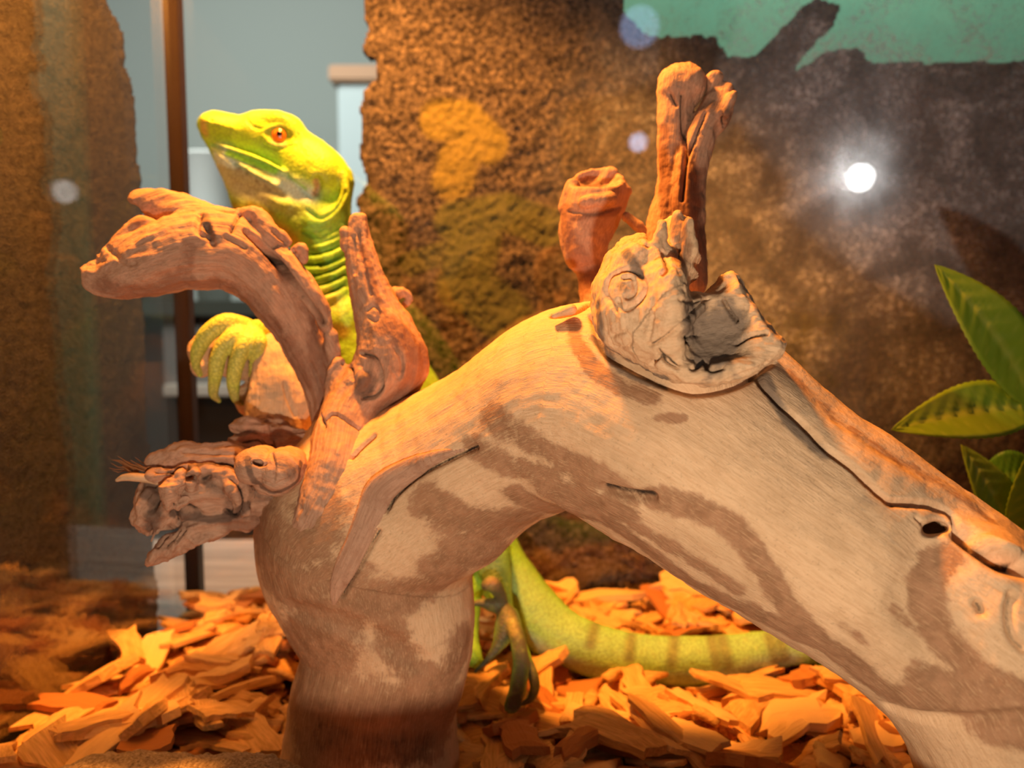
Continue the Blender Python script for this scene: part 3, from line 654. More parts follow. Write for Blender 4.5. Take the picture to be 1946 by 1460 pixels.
def inside(poly, X, Y):
    ins = np.zeros(X.shape, bool); n = len(poly)
    for i in range(n):
        a, b = poly[i], poly[(i+1) % n]
        if abs(b[1]-a[1]) < 1e-12: continue
        ins ^= ((a[1] > Y) != (b[1] > Y)) & (X < (b[0]-a[0])*(Y-a[1])/(b[1]-a[1])+a[0])
    return ins
def cork_sheet(name, O, U, W, N, poly, res, amp, mat, seed, jag=0.0018):
    "bark sheet: outline poly in (u, w) metres on the plane O + u U + w W, relief towards N, its own 8 mm thickness"
    poly = np.array(poly); lo, hi = poly.min(0), poly.max(0)
    nu, nw = int((hi[0]-lo[0])/res)+2, int((hi[1]-lo[1])/res)+2
    uu, ww = np.meshgrid(lo[0]+np.arange(nu)*res, lo[1]+np.arange(nw)*res, indexing='ij')
    P3 = O+uu[..., None]*U+ww[..., None]*W; f = P3.reshape(-1, 3)
    j1 = fbm(f, 130, 3, seed+3).reshape(nu, nw)*jag; j2 = fbm(f, 130, 3, seed+8).reshape(nu, nw)*jag
    keep = inside(poly, uu+j1, ww+j2)
    h = amp*(0.55*fbm(f, 38, 3, seed)+0.5*fbm(f, 160, 3, seed+5)+0.35*fbm(f, 480, 2, seed+6))
    f2 = f+N*(h[:, None]-amp)
    idx = np.arange(nu*nw).reshape(nu, nw); kc = keep[:-1, :-1] & keep[1:, :-1] & keep[1:, 1:] & keep[:-1, 1:]
    Q = np.stack([idx[:-1, :-1][kc], idx[1:, :-1][kc], idx[1:, 1:][kc], idx[:-1, 1:][kc]], 1)
    used = np.unique(Q); mp = np.full(nu*nw, -1); mp[used] = np.arange(len(used))
    Q = mp[Q]; V = f2[used]; nrm = np.cross(V[Q[0, 1]]-V[Q[0, 0]], V[Q[0, 2]]-V[Q[0, 0]])
    if nrm@N < 0: Q = Q[:, ::-1]
    # back face and rim
    n = len(V); B = V-N*0.008; E_ = np.concatenate([Q[:, [k, (k+1) % 4]] for k in range(4)])
    key = np.sort(E_, 1); _, ix, ct = np.unique(key[:, 0].astype(np.int64)*n+key[:, 1], return_index=True, return_counts=True)
    be = E_[ix[ct == 1]]; rim = np.stack([be[:, 1], be[:, 0], be[:, 0]+n, be[:, 1]+n], 1)
    return mesh_obj(name, np.vstack([V, B]), np.vstack([Q, Q[:, ::-1]+n, rim]).astype(np.int32), mat), f[used]
def cork_mat(name, a, b, c, dark):
    t = NT(name); pos = t.n('TexCoord').outputs['Object']; pa = t.n('Attribute', _attribute_name='moss').outputs['Color']
    sp_ = t.n('SeparateColor', Color=pa)
    n1 = t.noise(pos, 75, 5, 0.7); n2 = t.noise(pos, 330, 4, 0.7); n3 = t.noise(pos, 900, 3, 0.6)
    col = t.mix(t.step(n1, 0.36, 0.64), a, b); col = t.mix(t.step(n2, 0.50, 0.68), col, c)
    col = t.mix(t.step(n2, 0.50, 0.36), col, dark); col = t.mix(t.math('MULTIPLY', t.step(n3, 0.55, 0.7), 0.5), col, dark)
    e = t.math('MULTIPLY', t.math('SUBTRACT', n2, 0.5), 0.9)
    col = t.mix(t.math('MULTIPLY', t.step(t.math('ADD', sp_.outputs[0], e), 0.3, 0.75), 0.8), col, (0.26, 0.21, 0.05))
    col = t.mix(t.math('MULTIPLY', t.step(t.math('ADD', sp_.outputs[1], e), 0.3, 0.75), 0.75), col, (0.13, 0.14, 0.045))
    return t.bsdf(col, 0.9, t.bump(t.math('ADD', n2, n3), 0.0012), 0.1)
OB = np.array([0, YB+0.0055, 0]); UX, UZ = np.array([1.0, 0, 0]), np.array([0, 0, 1.0]); NB = np.array([0, -1.0, 0])
def wall_uv(px, py): h = hit(px, py, OB, NB); return (h[0], h[2])
edge = [(684,-150),(688,0),(692,45),(683,92),(708,108),(712,135),(690,158),(680,200),(684,262),(680,300),(692,340),(674,378),(676,430),(700,520),(690,700),(680,900),(690,1100),(692,1210),
        (2450,1210),(2450,108),(1946,108),(1800,113),(1665,112),(1640,80),(1570,92),(1520,128),(1540,95),(1592,45),(1602,0),(1560,-12),(1528,6),(1480,60),(1440,96),(1388,106),(1372,62),(1300,62),(1240,60),(1195,20),(1180,-150)]
M_cork = cork_mat('cork_bark', (0.075, 0.060, 0.050), (0.125, 0.10, 0.085), (0.24, 0.19, 0.155), (0.020, 0.016, 0.015))
bc, f0 = cork_sheet('bark_panel', OB, UX, UZ, NB, [wall_uv(*e) for e in edge], 0.0013, 0.0045, M_cork, 40)
def near_px(F, pts, r):
    d = np.full(len(F), 9.0)
    pts = [hit(x, y, OB, NB) for x, y in pts]
    for i in range(max(1, len(pts)-1)):
        a = pts[i]; e = (pts[min(i+1, len(pts)-1)]-a); t = np.clip(((F-a)@e)/max(e@e, 1e-12), 0, 1)[:, None]
        d = np.minimum(d, np.linalg.norm(F-a-e*t, axis=1))
    return 1-sstep(d, r*.5, r*1.3)
mo = np.zeros((len(f0), 3))
mo[:, 0] = np.maximum(near_px(f0, [(835,225),(880,225),(925,270)], .015)*.8, near_px(f0, [(870,300),(860,340)], .016)*.7)
mo[:, 1] = np.maximum.reduce([near_px(f0, [(860,420),(960,400),(1040,430)], .014)*.8, near_px(f0, [(900,450),(880,540),(960,600)], .020)*.8, near_px(f0, [(1460,620),(1600,640)], .014)*.5, near_px(f0, [(780,500),(860,470)], .010)*.6])
mo[:, 0] = np.maximum(mo[:, 0], near_px(f0, [(1470,610),(1580,620)], .010)*.55)
put_color(bc, 'moss', np.vstack([mo, mo]))
tag(bc, 'mottled brown cork bark sheet fixed behind the rear glass', 'bark panel')
OL = along(0, 0, -0.006)
def side_uv(px, py):
    h = hit(px, py, OL, NS)-OL; return (h@ES, h[2])
ledge = [(200,-160),(212,0),(232,40),(246,75),(242,112),(258,150),(262,195),(268,290),(276,362),(280,560),(286,800),(300,1000),(306,1165)]
lp = [side_uv(*e) for e in ledge]; lp[-1] = (lp[-1][0], -0.0150); lp = lp+[(0.40, -0.0150), (0.40, lp[0][1])]
M_cork2 = cork_mat('smooth_cork', (0.050, 0.045, 0.038), (0.065, 0.057, 0.046), (0.078, 0.068, 0.054), (0.038, 0.033, 0.027))
lc, f1 = cork_sheet('bark_panel', OL, ES, UZ, NS, lp, 0.0018, 0.0018, M_cork2, 60)
put_color(lc, 'moss', np.zeros((len(lc.data.vertices), 3)))
tag(lc, 'brown bark sheet outside the side glass that mirrors the wood chips', 'bark panel')

# tabletop behind the tank, the room's wall and what stands before it
tt = NT('grey_boards'); tp = tt.n('TexCoord').outputs['Object']; tn = tt.noise(tt.mapping(tp, (6, 90, 60)), 1.0, 4)
tag(box_obj('table_top', (-0.9, 0.03, -0.035), (0.5, 0.63, -0.0160), tt.bsdf(tt.ramp(tn, [(0.3, (0.26, 0.23, 0.20)), (0.7, (0.50, 0.46, 0.41))]), 0.6), bevel=0.001),
    'pale grey wooden tabletop under the terrarium, seen behind its rear glass', 'table')
tag(box_obj('wall_back', (-3.0, 2.2, -0.9), (2.5, 2.3, 2.4), plain('grey_green_wall', (0.50, 0.56, 0.53), 0.9)), kind='structure')
tag(box_obj('floor', (-3.0, 0.5, -0.93), (2.5, 2.3, -0.90), plain('room_floor', (0.10, 0.07, 0.05), 0.7)), kind='structure')
def at_y(px, py, y): return hit(px, py, (0, y, 0), (0, 1, 0))
cb = empty('cabinet', (-.6, 1.15, -0.9), 'dark low cabinet with a pale rail, seen out of focus through the rear glass', 'cabinet')
a, b = at_y(150, 568, 1.10), at_y(900, 1090, 1.10)
dk = plain('dark_cabinet', (0.045, 0.038, 0.032), 0.5); gy = plain('cabinet_grey', (0.22, 0.22, 0.21), 0.5)
box_obj('body', (a[0], 1.12, -0.9), (b[0], 1.5, at_y(0, 600, 1.10)[2]), dk, cb)
box_obj('top', (a[0]-.01, 1.09, at_y(0, 602, 1.10)[2]), (b[0]+.01, 1.51, at_y(0, 572, 1.10)[2]), plain('dark_green_top', (0.07, 0.075, 0.06), 0.5), cb, 0.002)
box_obj('drawer', (at_y(282, 0, 1.1)[0], 1.10, at_y(0, 735, 1.1)[2]), (at_y(560, 0, 1.1)[0], 1.125, at_y(0, 618, 1.1)[2]), gy, cb, 0.002)
box_obj('rail', (at_y(288, 0, 1.1)[0], 1.085, at_y(0, 752, 1.1)[2]), (at_y(700, 0, 1.1)[0], 1.115, at_y(0, 730, 1.1)[2]), plain('pale_rail', (0.55, 0.52, 0.46), 0.5), cb, 0.002)
# white pot and pale jar standing on the cabinet
def lathe(name, prof, c, mat, n=40):
    V, Fc = [], []
    for r, z in prof:
        for k in range(n): V.append((c[0]+r*math.cos(2*math.pi*k/n), c[1]+r*math.sin(2*math.pi*k/n), c[2]+z))
    for i in range(len(prof)-1):
        for k in range(n): Fc.append([i*n+k, i*n+(k+1) % n, (i+1)*n+(k+1) % n, (i+1)*n+k])
    Fc.append(list(range(n))[::-1]); Fc.append([(len(prof)-1)*n+k for k in range(n)])
    return mesh_obj(name, V, Fc, mat)
zt = at_y(0, 572, 1.10)[2]; pc = at_y(405, 500, 1.25)
hh = at_y(0, 296, 1.25)[2]-zt
tag(lathe('bucket', [(.026, 0), (.034, hh*.45), (.038, hh*.55), (.042, hh*.97), (.045, hh*.985), (.045, hh), (.040, hh), (.036, hh*.6)], (pc[0], 1.25, zt), plain('white_plastic', (0.75, 0.78, 0.76), 0.3)),
    'blurred white bucket standing behind the lizard head', 'bucket')
pc = at_y(300, 500, 1.30); hh = at_y(0, 470, 1.3)[2]-zt
tag(lathe('jar', [(.03, 0), (.032, hh*.8), (.022, hh*.9), (.022, hh)], (pc[0], 1.30, zt), plain('beige_jar', (0.36, 0.33, 0.27), 0.4)), 'blurred beige jar on the dark cabinet beside the tank corner', 'jar')
pw = at_y(655, 0, 1.7); tag(box_obj('post', (pw[0]-.02, 1.7, -0.9), (pw[0]+.10, 1.74, at_y(0, 158.5, 1.7)[2]), plain('light_blue_post', (0.62, 0.72, 0.74), 0.6), bevel=.004),
    'pale blue upright post standing by the edge of the bark sheet', 'post')
pw = at_y(668, 0, 1.7); tag(box_obj('board', (pw[0]-.05, 1.68, at_y(0, 158, 1.7)[2]), (pw[0]+.10, 1.76, at_y(0, 128, 1.7)[2]), plain('orange_board', (0.62, 0.36, 0.22), 0.6), bevel=.004),
    'orange tan board across the top of the pale blue post', 'board')
g0, g1 = at_y(1120, 260, .66), at_y(2300, -300, .66)
tag(box_obj('green_panel', (g0[0], .66, -0.9), (g1[0], .675, g1[2]), plain('teal_green', (0.13, 0.42, 0.28), 0.6, (0.28, 0.58, 0.36), 12)),
    'teal green panel standing behind the top of the bark sheet', 'panel')

# rock at the lower edge
V, Q = Sculpt(P(40, 1500, .25)-np.array([.02, .06, .06]), P(680, 1400, .25)+np.array([.02, .05, .02]), .0009).ball(P(330, 1538, .252), (.052, .026, .0135), .003).ball(P(200, 1532, .25), (.03, .026, .011), .006).ball(P(440, 1534, .248), (.030, .022, .0125), .006).mesh()
V = relax(V, Q, 2); S = Surf(V, Q); V = V+S.N*(0.0022*fbm(V, 60, 4, 2)+0.0010*fbm(V, 380, 3, 3))[:, None]
rk = NT('tan_rock'); rp = rk.n('TexCoord').outputs['Object']; rn = rk.noise(rp, 900, 3, 0.7)
tag(mesh_obj('rock', V, S.Q, rk.bsdf(rk.ramp(rn, [(0.3, (0.16, 0.10, 0.05)), (0.5, (0.45, 0.31, 0.17)), (0.7, (0.72, 0.55, 0.34))]), 0.75, rk.bump(rn, 0.001))),
    'grainy tan rock lying at the lower edge in front of the chips', 'rock')

# ------------------------------------------------------------------ wood chips
ct = NT('wood_chip'); cp = ct.n('TexCoord').outputs['Object']; oi = ct.n('ObjectInfo').outputs['Random']
cva = ct.n('Attribute', _attribute_name='shade').outputs['Fac']
cn = ct.noise(ct.mapping(cp, (90, 900, 900)), 1.0, 3)
cc = ct.mix(ct.step(cn, 0.3, 0.7), (0.66, 0.35, 0.10), (0.92, 0.54, 0.19))
rnd = ct.math('FRACT', ct.math('ADD', oi, cva))
cc = ct.mix(ct.step(rnd, 0.80, 0.88), cc, (0.52, 0.20, 0.055)); cc = ct.mix(ct.step(rnd, 0.25, 0.0), cc, (0.94, 0.60, 0.24))
M_chip = ct.bsdf(cc, 0.75, ct.bump(cn, 0.0006), 0.15)
rng = np.random.default_rng(11)
def chip_shape(L, Wd, T):
    nx, ny = 7, 4; X = np.linspace(-.5, .5, nx); V = []
    sh = rng.uniform(-.25, .25); tap = rng.uniform(-.22, .22); bend = rng.uniform(-.07, .07)*L; tw = rng.uniform(-.2, .2)
    ends = rng.uniform(-.10, .10, (2, ny)); sides = rng.uniform(-.13, .13, (2, nx)); top = rng.uniform(-.22, .22, (nx, ny))
    for lay in (0, 1):
        for i in range(nx):
            for j in range(ny):
                x, y = X[i], -.5+j/(ny-1)
                wv = (1+tap*x*2)*(1-0.10*abs(2*x)**4)
                xx = x+(ends[0, j] if i == 0 else ends[1, j] if i == nx-1 else 0)+sh*y*Wd/L
                yy = y*wv+(sides[0, i] if j == 0 else sides[1, i] if j == ny-1 else 0)
                edge_ = 0.72 if (i in (0, nx-1) or j in (0, ny-1)) else 1.0
                z = (T/2*edge_*(1+top[i, j]) if lay else -T/2*edge_*(1+top[i, ny-1-j]))+bend*(x*x*4-.4)+tw*x*y*Wd*1.3
                V.append((xx*L, yy*Wd, z))
    o = nx*ny; Fc = []
    for i in range(nx-1):
        for j in range(ny-1):
            a_ = i*ny+j; Fc.append([a_, a_+1, a_+ny+1, a_+ny]); Fc.append([o+a_, o+a_+ny, o+a_+ny+1, o+a_+1])
    for i in range(nx-1):
        a_ = i*ny; Fc.append([a_, a_+ny, o+a_+ny, o+a_]); a_ = i*ny+ny-1; Fc.append([a_, o+a_, o+a_+ny, a_+ny])
    for j in range(ny-1):
        a_ = j; Fc.append([a_, o+a_, o+a_+1, a_+1]); a_ = (nx-1)*ny+j; Fc.append([a_, a_+1, o+a_+1, o+a_])
    return np.array(V), np.array(Fc)
protos = []
for k in range(22):
    L = rng.uniform(.014, .034); Wd = rng.uniform(.0045, .0115) if k % 3 else rng.uniform(.010, .017); T = rng.uniform(.0022, .0048)
    protos.append((chip_shape(L, Wd, T), L, Wd, T))
H = {}; CS = 0.004
def footprint(x, y, yaw, L, Wd):
    c, s_ = math.cos(yaw), math.sin(yaw); out = set()
    for a_ in np.linspace(-.42, .42, max(2, int(L/CS)+1)):
        for b_ in np.linspace(-.4, .4, max(2, int(Wd/CS)+1)):
            out.add((int((x+a_*L*c-b_*Wd*s_)//CS), int((y+a_*L*s_+b_*Wd*c)//CS)))
    return out
def rest(x, y, yaw, L, Wd, T, base):
    fp = footprint(x, y, yaw, L, Wd); hs = sorted(H.get(q, base) for q in fp)
    z = max(base, hs[int(len(hs)*.72)]); 
    for q in fp: H[q] = max(H.get(q, base), z)*.35+(z+T*.9)*.65
    c, s_ = math.cos(yaw), math.sin(yaw)
    def g(dx, dy): return H.get((int((x+dx)//CS), int((y+dy)//CS)), base)
    sl = (g(c*L*.45, s_*L*.45)-g(-c*L*.45, -s_*L*.45))/(L*.9)
    return z+T*.5, max(-.45, min(.45, sl*.8))
def mound(x, y):
    return -0.0045+0.0005*math.exp(-((x+.09)**2+(y-.40)**2)/.004)+0.003*math.sin(x*31)*math.cos(y*40)
def place(x, y, k):
    (Vc, Fc), L, Wd, T = protos[k]; yaw = rng.uniform(0, math.pi)
    z, pitch = rest(x, y, yaw, L, Wd, T, mound(x, y)); roll = rng.normal(0, .28); pitch = -pitch+rng.normal(0, .13)
    return Matrix.Translation((x, y, z)) @ Matrix.Rotation(yaw, 4, 'Z') @ Matrix.Rotation(pitch, 4, 'Y') @ Matrix.Rotation(roll, 4, 'X')
def xmin(y): return K0[0]+(y-YB)*(K1[0]-K0[0])/(K1[1]-K0[1])+.006
TAIL = [P(x, y, d) for x, y, d in ((930,1075,.378),(1020,1172,.370),(1090,1222,.363),(1200,1254,.358),(1300,1258,.355),(1400,1249,.352),(1490,1234,.349),(1560,1240,.346),(1640,1262,.342))]
TW = (.015,.0145,.0129,.012,.011,.010,.0077,.0054,.0037)
def blocked(x, y, m):
    if math.hypot(x-P(712,1400,.288)[0], y-P(712,1400,.288)[1]) < .032+m: return True
    if math.hypot(x-P(1990,1700,.204)[0], y-P(1990,1700,.204)[1]) < .032+m: return True
    if ((x+.113)/.064)**2+((y-.245)/.036)**2 < 1: return True
    for i in range(1, len(TAIL)-1):
        a, b = TAIL[i][:2], TAIL[i+1][:2]; e = b-a; t = min(1, max(0, ((x-a[0])*e[0]+(y-a[1])*e[1])/(e@e)))
        if math.hypot(x-a[0]-t*e[0], y-a[1]-t*e[1]) < TW[i]*.75+m: return True
    return False
bv, bf, bs, nb = [], [], [], 0
for i in range(1500):
    y = rng.uniform(.20, .432); x = rng.uniform(xmin(y), XR-.02) ; k = int(rng.integers(len(protos)))
    if blocked(x, y, .002): continue
    M4 = np.array(place(x, y, k)); (Vc, Fc), L, Wd, T = protos[k]
    bv.append(Vc@M4[:3, :3].T+M4[:3, 3]); bf.append(Fc+nb); bs.append(np.full(len(Vc), rng.random())); nb += len(Vc)
ob = mesh_obj('wood_chips', np.vstack(bv), np.vstack(bf).astype(np.int32), M_chip, smooth=False)
at_ = ob.data.attributes.new('shade', 'FLOAT', 'POINT'); at_.data.foreach_set('value', np.concatenate(bs).astype(F32))
tag(ob, 'bed of small orange brown wood chips covering the terrarium floor', 'wood chips', kind='stuff')
meshes = []
for (Vc, Fc), L, Wd, T in protos:
    me = bpy.data.meshes.new('wood_chip'); me.from_pydata(Vc.tolist(), [], Fc.tolist()); me.materials.append(M_chip); me.update()
    meshes.append(me)
def zone(x, y, L, Wd):
    px = 973+1405*x/(y+.02); r = L/Wd
    look = 'long thin' if r > 3.6 else 'broad flat' if r < 2.0 else 'narrow pointed' if r > 2.7 else 'short blocky'
    row = 'close to the rear glass' if y > .39 else 'halfway back' if y > .33 else 'near the tank front'
    if px < 330: z = 'beside the side glass'
    elif px < 610: z = 'between side glass and driftwood base'
    elif px < 1040: z = 'in shade around the driftwood base'
    elif y > .372: z, row = 'behind the lizard tail', 'against the rear glass'
    elif px < 1400: z = 'in front of the lizard tail'
    else: z = 'between tail tip and driftwood leg'
    return look+' wood chip '+z+', '+row, look+' chips '+z+' '+row
n_ind = 0
while n_ind < 295:
    y = .262+(.43-.262)*rng.random()**1.15; x = rng.uniform(xmin(y), .21)
    px = 973+1405*x/(y+.02)
    if blocked(x, y, .004): continue
    if px > 1760 or (y > .372 and px > 1650): continue
    k = int(rng.integers(len(protos))); Mx = place(x, y, k); n_ind += 1
    o = bpy.data.objects.new('wood_chip', meshes[k]); C.objects.link(o); o.matrix_world = Mx
    o.scale = [rng.uniform(1.0, 1.3)]*3
    lb, gp = zone(x, y, protos[k][1], protos[k][2]); tag(o, lb, 'wood chip', gp)
# the chips that catch the eye
def chip_at(p, q, hw, z, label, lift=0.0, T=.0035, shade=0):
    a, b = ground(*p, z), ground(*q, z+lift); L = np.linalg.norm(b-a); Vc, Fc = chip_shape(L, hw*2, T)
    me = bpy.data.meshes.new('wood_chip'); me.from_pydata(Vc.tolist(), [], Fc.tolist()); me.materials.append(M_chip); me.update()
    at = me.attributes.new('shade', 'FLOAT', 'POINT'); at.data.foreach_set('value', np.full(len(Vc), shade, F32))
    o = bpy.data.objects.new('wood_chip', me); C.objects.link(o)
    x = Vector((b-a)/L); y = Vector((0, 0, 1)).cross(x).normalized(); zz = x.cross(y)
    o.matrix_world = Matrix.Translation((a+b)/2) @ Matrix((x, y, zz)).transposed().to_4x4()
    tag(o, label, 'wood chip')
chip_at((1085,1362), (1190,1378), .0075, .011, 'broad pale flat chip under the middle of the tail')
chip_at((1208,1350), (1322,1338), .0085, .012, 'large four-cornered orange chip just below the middle of the tail', .003)
chip_at((1170,1325), (1245,1385), .0030, .012, 'light thin chip leaning between two broad orange chips')
chip_at((1310,1325), (1470,1278), .0030, .010, 'long stick of wood pointing up to the tail end', .003)
chip_at((370,1240), (568,1228), .0055, .012, 'long straight chip lying level against the driftwood belly')
chip_at((232,1200), (262,1262), .0055, .014, 'rounded upright orange chip at the ridge by the side glass', -.004)
chip_at((1234,1190), (1288,1222), .0028, .016, 'thin reddish splinter sticking up behind the tail', -.006)
chip_at((1310,1212), (1412,1196), .0040, .008, 'long reddish chip lying behind the tail under the arch', .002)
chip_at((1470,1400), (1560,1345), .0050, .011, 'long pale chip lying aslant under the arch by the leg')
chip_at((60,1420), (150,1352), .0060, .010, 'pale chip lying by the side glass above the rock')
chip_at((230,1415), (330,1400), .0080, .012, 'broad bright chip directly above the tan rock', .002)

# ------------------------------------------------------------------ the lizard
body = chain([(610,430,.353,52),(615,480,.356,50),(622,530,.358,50),(640,600,.361,68),(690,680,.366,92),(742,765,.371,100),(815,880,.376,98),(890,990,.380,74),(945,1075,.378,56),(1020,1172,.370,55),(1090,1222,.363,50),
              (1200,1254,.358,47),(1300,1258,.355,44),(1400,1249,.352,40),(1490,1234,.349,31),(1560,1240,.346,22),(1640,1262,.342,15),(1720,1300,.337,9),(1760,1325,.334,4)], 5)
head_o = [(382,240),(384,231),(391,222),(410,216),(439,219),(461,223),(471,220),(484,215),(500,213),(535,214),(556,221),(570,232),(580,248),(593,259),(613,270),(632,285),(652,305),(667,326),(673,346),(670,366),(666,386),(664,410),(655,445),(640,470),(600,500),(572,470),(545,450),(500,440),(455,425),(443,394),(437,377),(427,348),(416,320),(406,296),(395,277),(385,260)]
upper_o = [(383,244),(385,231),(392,223),(410,217),(439,220),(461,224),(471,221),(484,216),(500,214),(535,215),(556,222),(570,233),(580,249),(593,260),(613,271),(632,286),(650,305),(663,326),(667,350),(655,372),(635,380),(600,372),(560,348),(521,328),(480,308),(445,292),(410,276),(388,262)]
jaw_o = [(398,272),(412,282),(445,296),(480,312),(521,332),(560,352),(600,378),(625,385),(610,405),(560,400),(500,378),(450,350),(420,318),(405,292)]
s = Sculpt(np.array([P(340,0,.35)[0], .285, -.004]), np.array([P(1790,0,.335)[0], .412, P(0,190,.35)[2]]), .0006)
s.tube(body, guide=True)
s.slab(head_o, .351, .0085, .011, .004); s.slab(upper_o, .350, .0135, .013, .003); s.slab(jaw_o, .350, .0110, .009, .003)
s.ball(P(590,325,.343), (.013,.009,.011), .006)            # cheek
s.ball(P(600,420,.350), (.013,.012,.013), .008); s.ball(P(520,415,.351), (.014,.008,.013), .008)
for sg in (-1, 1):                                          # both sides of the head: brow and eye socket
    s.tube(chain([(488,228,.350+sg*.0085,10),(520,226,.350+sg*.0105,13),(552,236,.350+sg*.0105,12),(575,262,.350+sg*.0095,8)], 4), .003)
    s.ball(P(531,259,.350+sg*.0150), (.0062,.0035,.0050), .0015, sub=True)
s.tube(chain([(385,236,.349,9),(410,226,.348,11),(440,232,.346,8),(470,240,.344,5)], 4), .003)
# lips
s.tube(chain([(396,268,.3455,5),(430,281,.3405,5.5),(470,296,.3375,6),(510,312,.3365,6),(540,327,.3365,5)], 4), .0015)
s.tube(chain([(402,279,.3455,4),(434,294,.3410,5),(470,309,.3385,6),(510,325,.3378,6),(535,337,.338,4)], 4), .0015)
s.tube(chain([(600,385,.341,8),(580,395,.340,10),(540,388,.340,9),(500,372,.342,6)], 4), .003)      # fold under the jaw
s.tube(chain([(560,415,.343,6),(600,425,.340,8),(635,405,.340,8),(655,370,.341,8),(655,335,.342,8)], 4), .003)
for k in range(7):                                          # neck folds
    y_ = 440+k*20
    s.tube(chain([(572,y_+10,.345,5),(600,y_+14,.3405,7),(632,y_+4,.3410,6),(655,y_-10,.345,5)], 3), .0022)
# front leg reaching over the root stub, and its toes
s.tube(chain([(655,600,.352,44),(610,612,.346,36),(560,620,.338,27),(515,628,.326,24),(478,632,.316,24),(450,634,.310,24)], 5), .005)
for pl in ([(470,622,.308,17),(430,614,.303,19),(398,632,.302,17),(380,658,.303,14),(372,690,.305,9),(380,712,.308,6)],
           [(475,630,.307,15),(440,642,.3005,16),(416,675,.3005,15),(408,715,.303,13),(406,748,.306,9),(416,762,.309,5)],
           [(480,636,.306,14),(464,655,.3000,15),(450,690,.3010,15),(444,728,.304,12),(446,756,.307,8),(460,768,.310,4)],
           [(490,636,.306,13),(494,655,.3010,14),(486,688,.304,12),(480,712,.307,8)]):
    s.tube(chain(pl, 4), .002)
# hind legs and the long-toed hind foot
s.tube(chain([(900,1000,.362,60),(930,1050,.352,40),(945,1100,.344,28),(955,1145,.336,20),(965,1178,.329,16)], 5), .004)
s.tube(chain([(905,1050,.362,36),(885,1140,.350,30),(884,1210,.341,26),(896,1245,.335,20),(910,1262,.332,10)], 5), .004)
toes = [[(968,1172,.328,19),(984,1215,.318,15),(990,1270,.309,16),(978,1330,.299,16),(957,1380,.291,13),(943,1405,.287,7)],
        [(962,1168,.327,18),(958,1200,.325,19),(946,1228,.323,12),(926,1254,.321,6),(903,1277,.319,3)],
        [(985,1205,.322,10),(1003,1255,.316,9),(1016,1300,.310,10),(1008,1328,.307,8),(992,1338,.305,4)],
        [(958,1158,.330,13),(936,1150,.329,13),(908,1146,.328,7),(886,1156,.326,3)], [(960,1165,.330,10),(950,1130,.328,12),(936,1110,.326,15),(924,1112,.325,10)]]
for pl in toes: s.tube(chain(pl, 4), .0012)
V, Q = s.mesh(); V = relax(V, Q, 1); S = Surf(V, Q); del s
disp = .0004*fbm(V, 160, 3, 77)
for pts, wd, dp in [([(402,276),(440,289),(480,303),(520,320),(548,338),(575,360),(592,376)], .0007, .0014), ([(604,340),(608,352),(602,366)], .0012, .0022), ([(400,226),(404,229)], .0006, .0012),
                    ([(585,400),(610,415),(640,395),(656,365)], .0009, .0012), ([(575,440),(610,452),(650,430)], .0010, .0014), ([(500,275),(530,284),(560,275)], .0006, .0006),
                    ([(575,470),(610,476),(655,455)], .0010, .0016), ([(578,500),(610,505),(655,488)], .0010, .0016), ([(580,530),(612,534),(660,520)], .001, .0014), ([(470,228),(480,240),(500,246)], .0008, .0006)]:
    disp += S.carve(pts, wd, dp, 3)
for pts, wd, dp in [([(500,250),(515,242),(535,239),(552,246),(560,258),(552,272),(532,277),(512,271),(500,258)], .0011, .0008), ([(600,330),(585,345),(560,340)], .002, .0008)]:
    disp -= S.carve(pts, wd, dp, 2)
for k in range(15):                                         # low crest scales along the tail
    x_ = 985+k*36; L = None
    ch = body; 
top_ = []
for i in range(len(body)-1):
    if body[i, 0] > P(960, 1080, .378)[0]: top_.append((body[i, :3]+np.array([0, 0, body[i, 3]]), body[i, 3]))
arc = 0; last = None
for c_, r_ in top_:
    d_ = np.linalg.norm(V-c_, axis=1); disp += .0011*np.exp(-(d_/.0032)**2)
V2 = V+S.N*disp[:, None]
col = np.tile(np.array([0.36, 0.66, 0.06]), (len(V), 1))
def tint(pts, r, c, a=1.0, soft=0.8):
    global col
    m = (S.stroke(pts, r, soft)*a)[:, None]; col = col*(1-m)+np.array(c)*m
tint([(400,232),(460,240),(520,240),(580,290),(640,330)], .012, (0.52, 0.66, 0.03))
tint([(410,225),(450,228)], .003, (0.75, 0.72, 0.12), .8); tint([(480,220),(500,218)], .003, (0.75, 0.72, 0.12), .8); tint([(590,270),(620,290)], .004, (0.7, 0.75, 0.12), .8)  # highlights along snout and head top painted in as paler patches
tint([(386,236),(388,250)], .003, (0.75, 0.42, 0.10), .85); tint([(462,235),(474,238)], .0018, (0.8, 0.35, 0.06), .8)
tint([(420,300),(470,330),(530,350),(580,372)], .0065, (0.66, 0.80, 0.80), 1.0); tint([(415,305),(430,335),(460,360),(520,375)], .006, (0.76, 0.82, 0.66), .95)
tint([(550,395),(590,400)], .004, (0.50, 0.72, 0.20), .9); tint([(520,385),(570,410)], .004, (0.48, 0.66, 0.28), .8)
tint([(446,402),(480,416),(530,438),(560,455)], .0052, (0.44, 0.28, 0.015), 1.0); tint([(475,392),(512,408)], .003, (0.40, 0.29, 0.02), .9)
tint([(432,291),(470,306),(510,322),(522,326)], .0017, (0.32, 0.80, 0.05), 1.0); tint([(548,335),(580,358)], .0012, (0.25, 0.62, 0.10), .8); tint([(403,280),(420,290)], .0016, (0.45, 0.58, 0.22), .8)
tint([(600,345),(603,358),(598,368)], .0016, (0.62, 0.34, 0.22), .9); tint([(650,328),(646,336)], .0014, (0.30, 0.30, 0.03), .6)
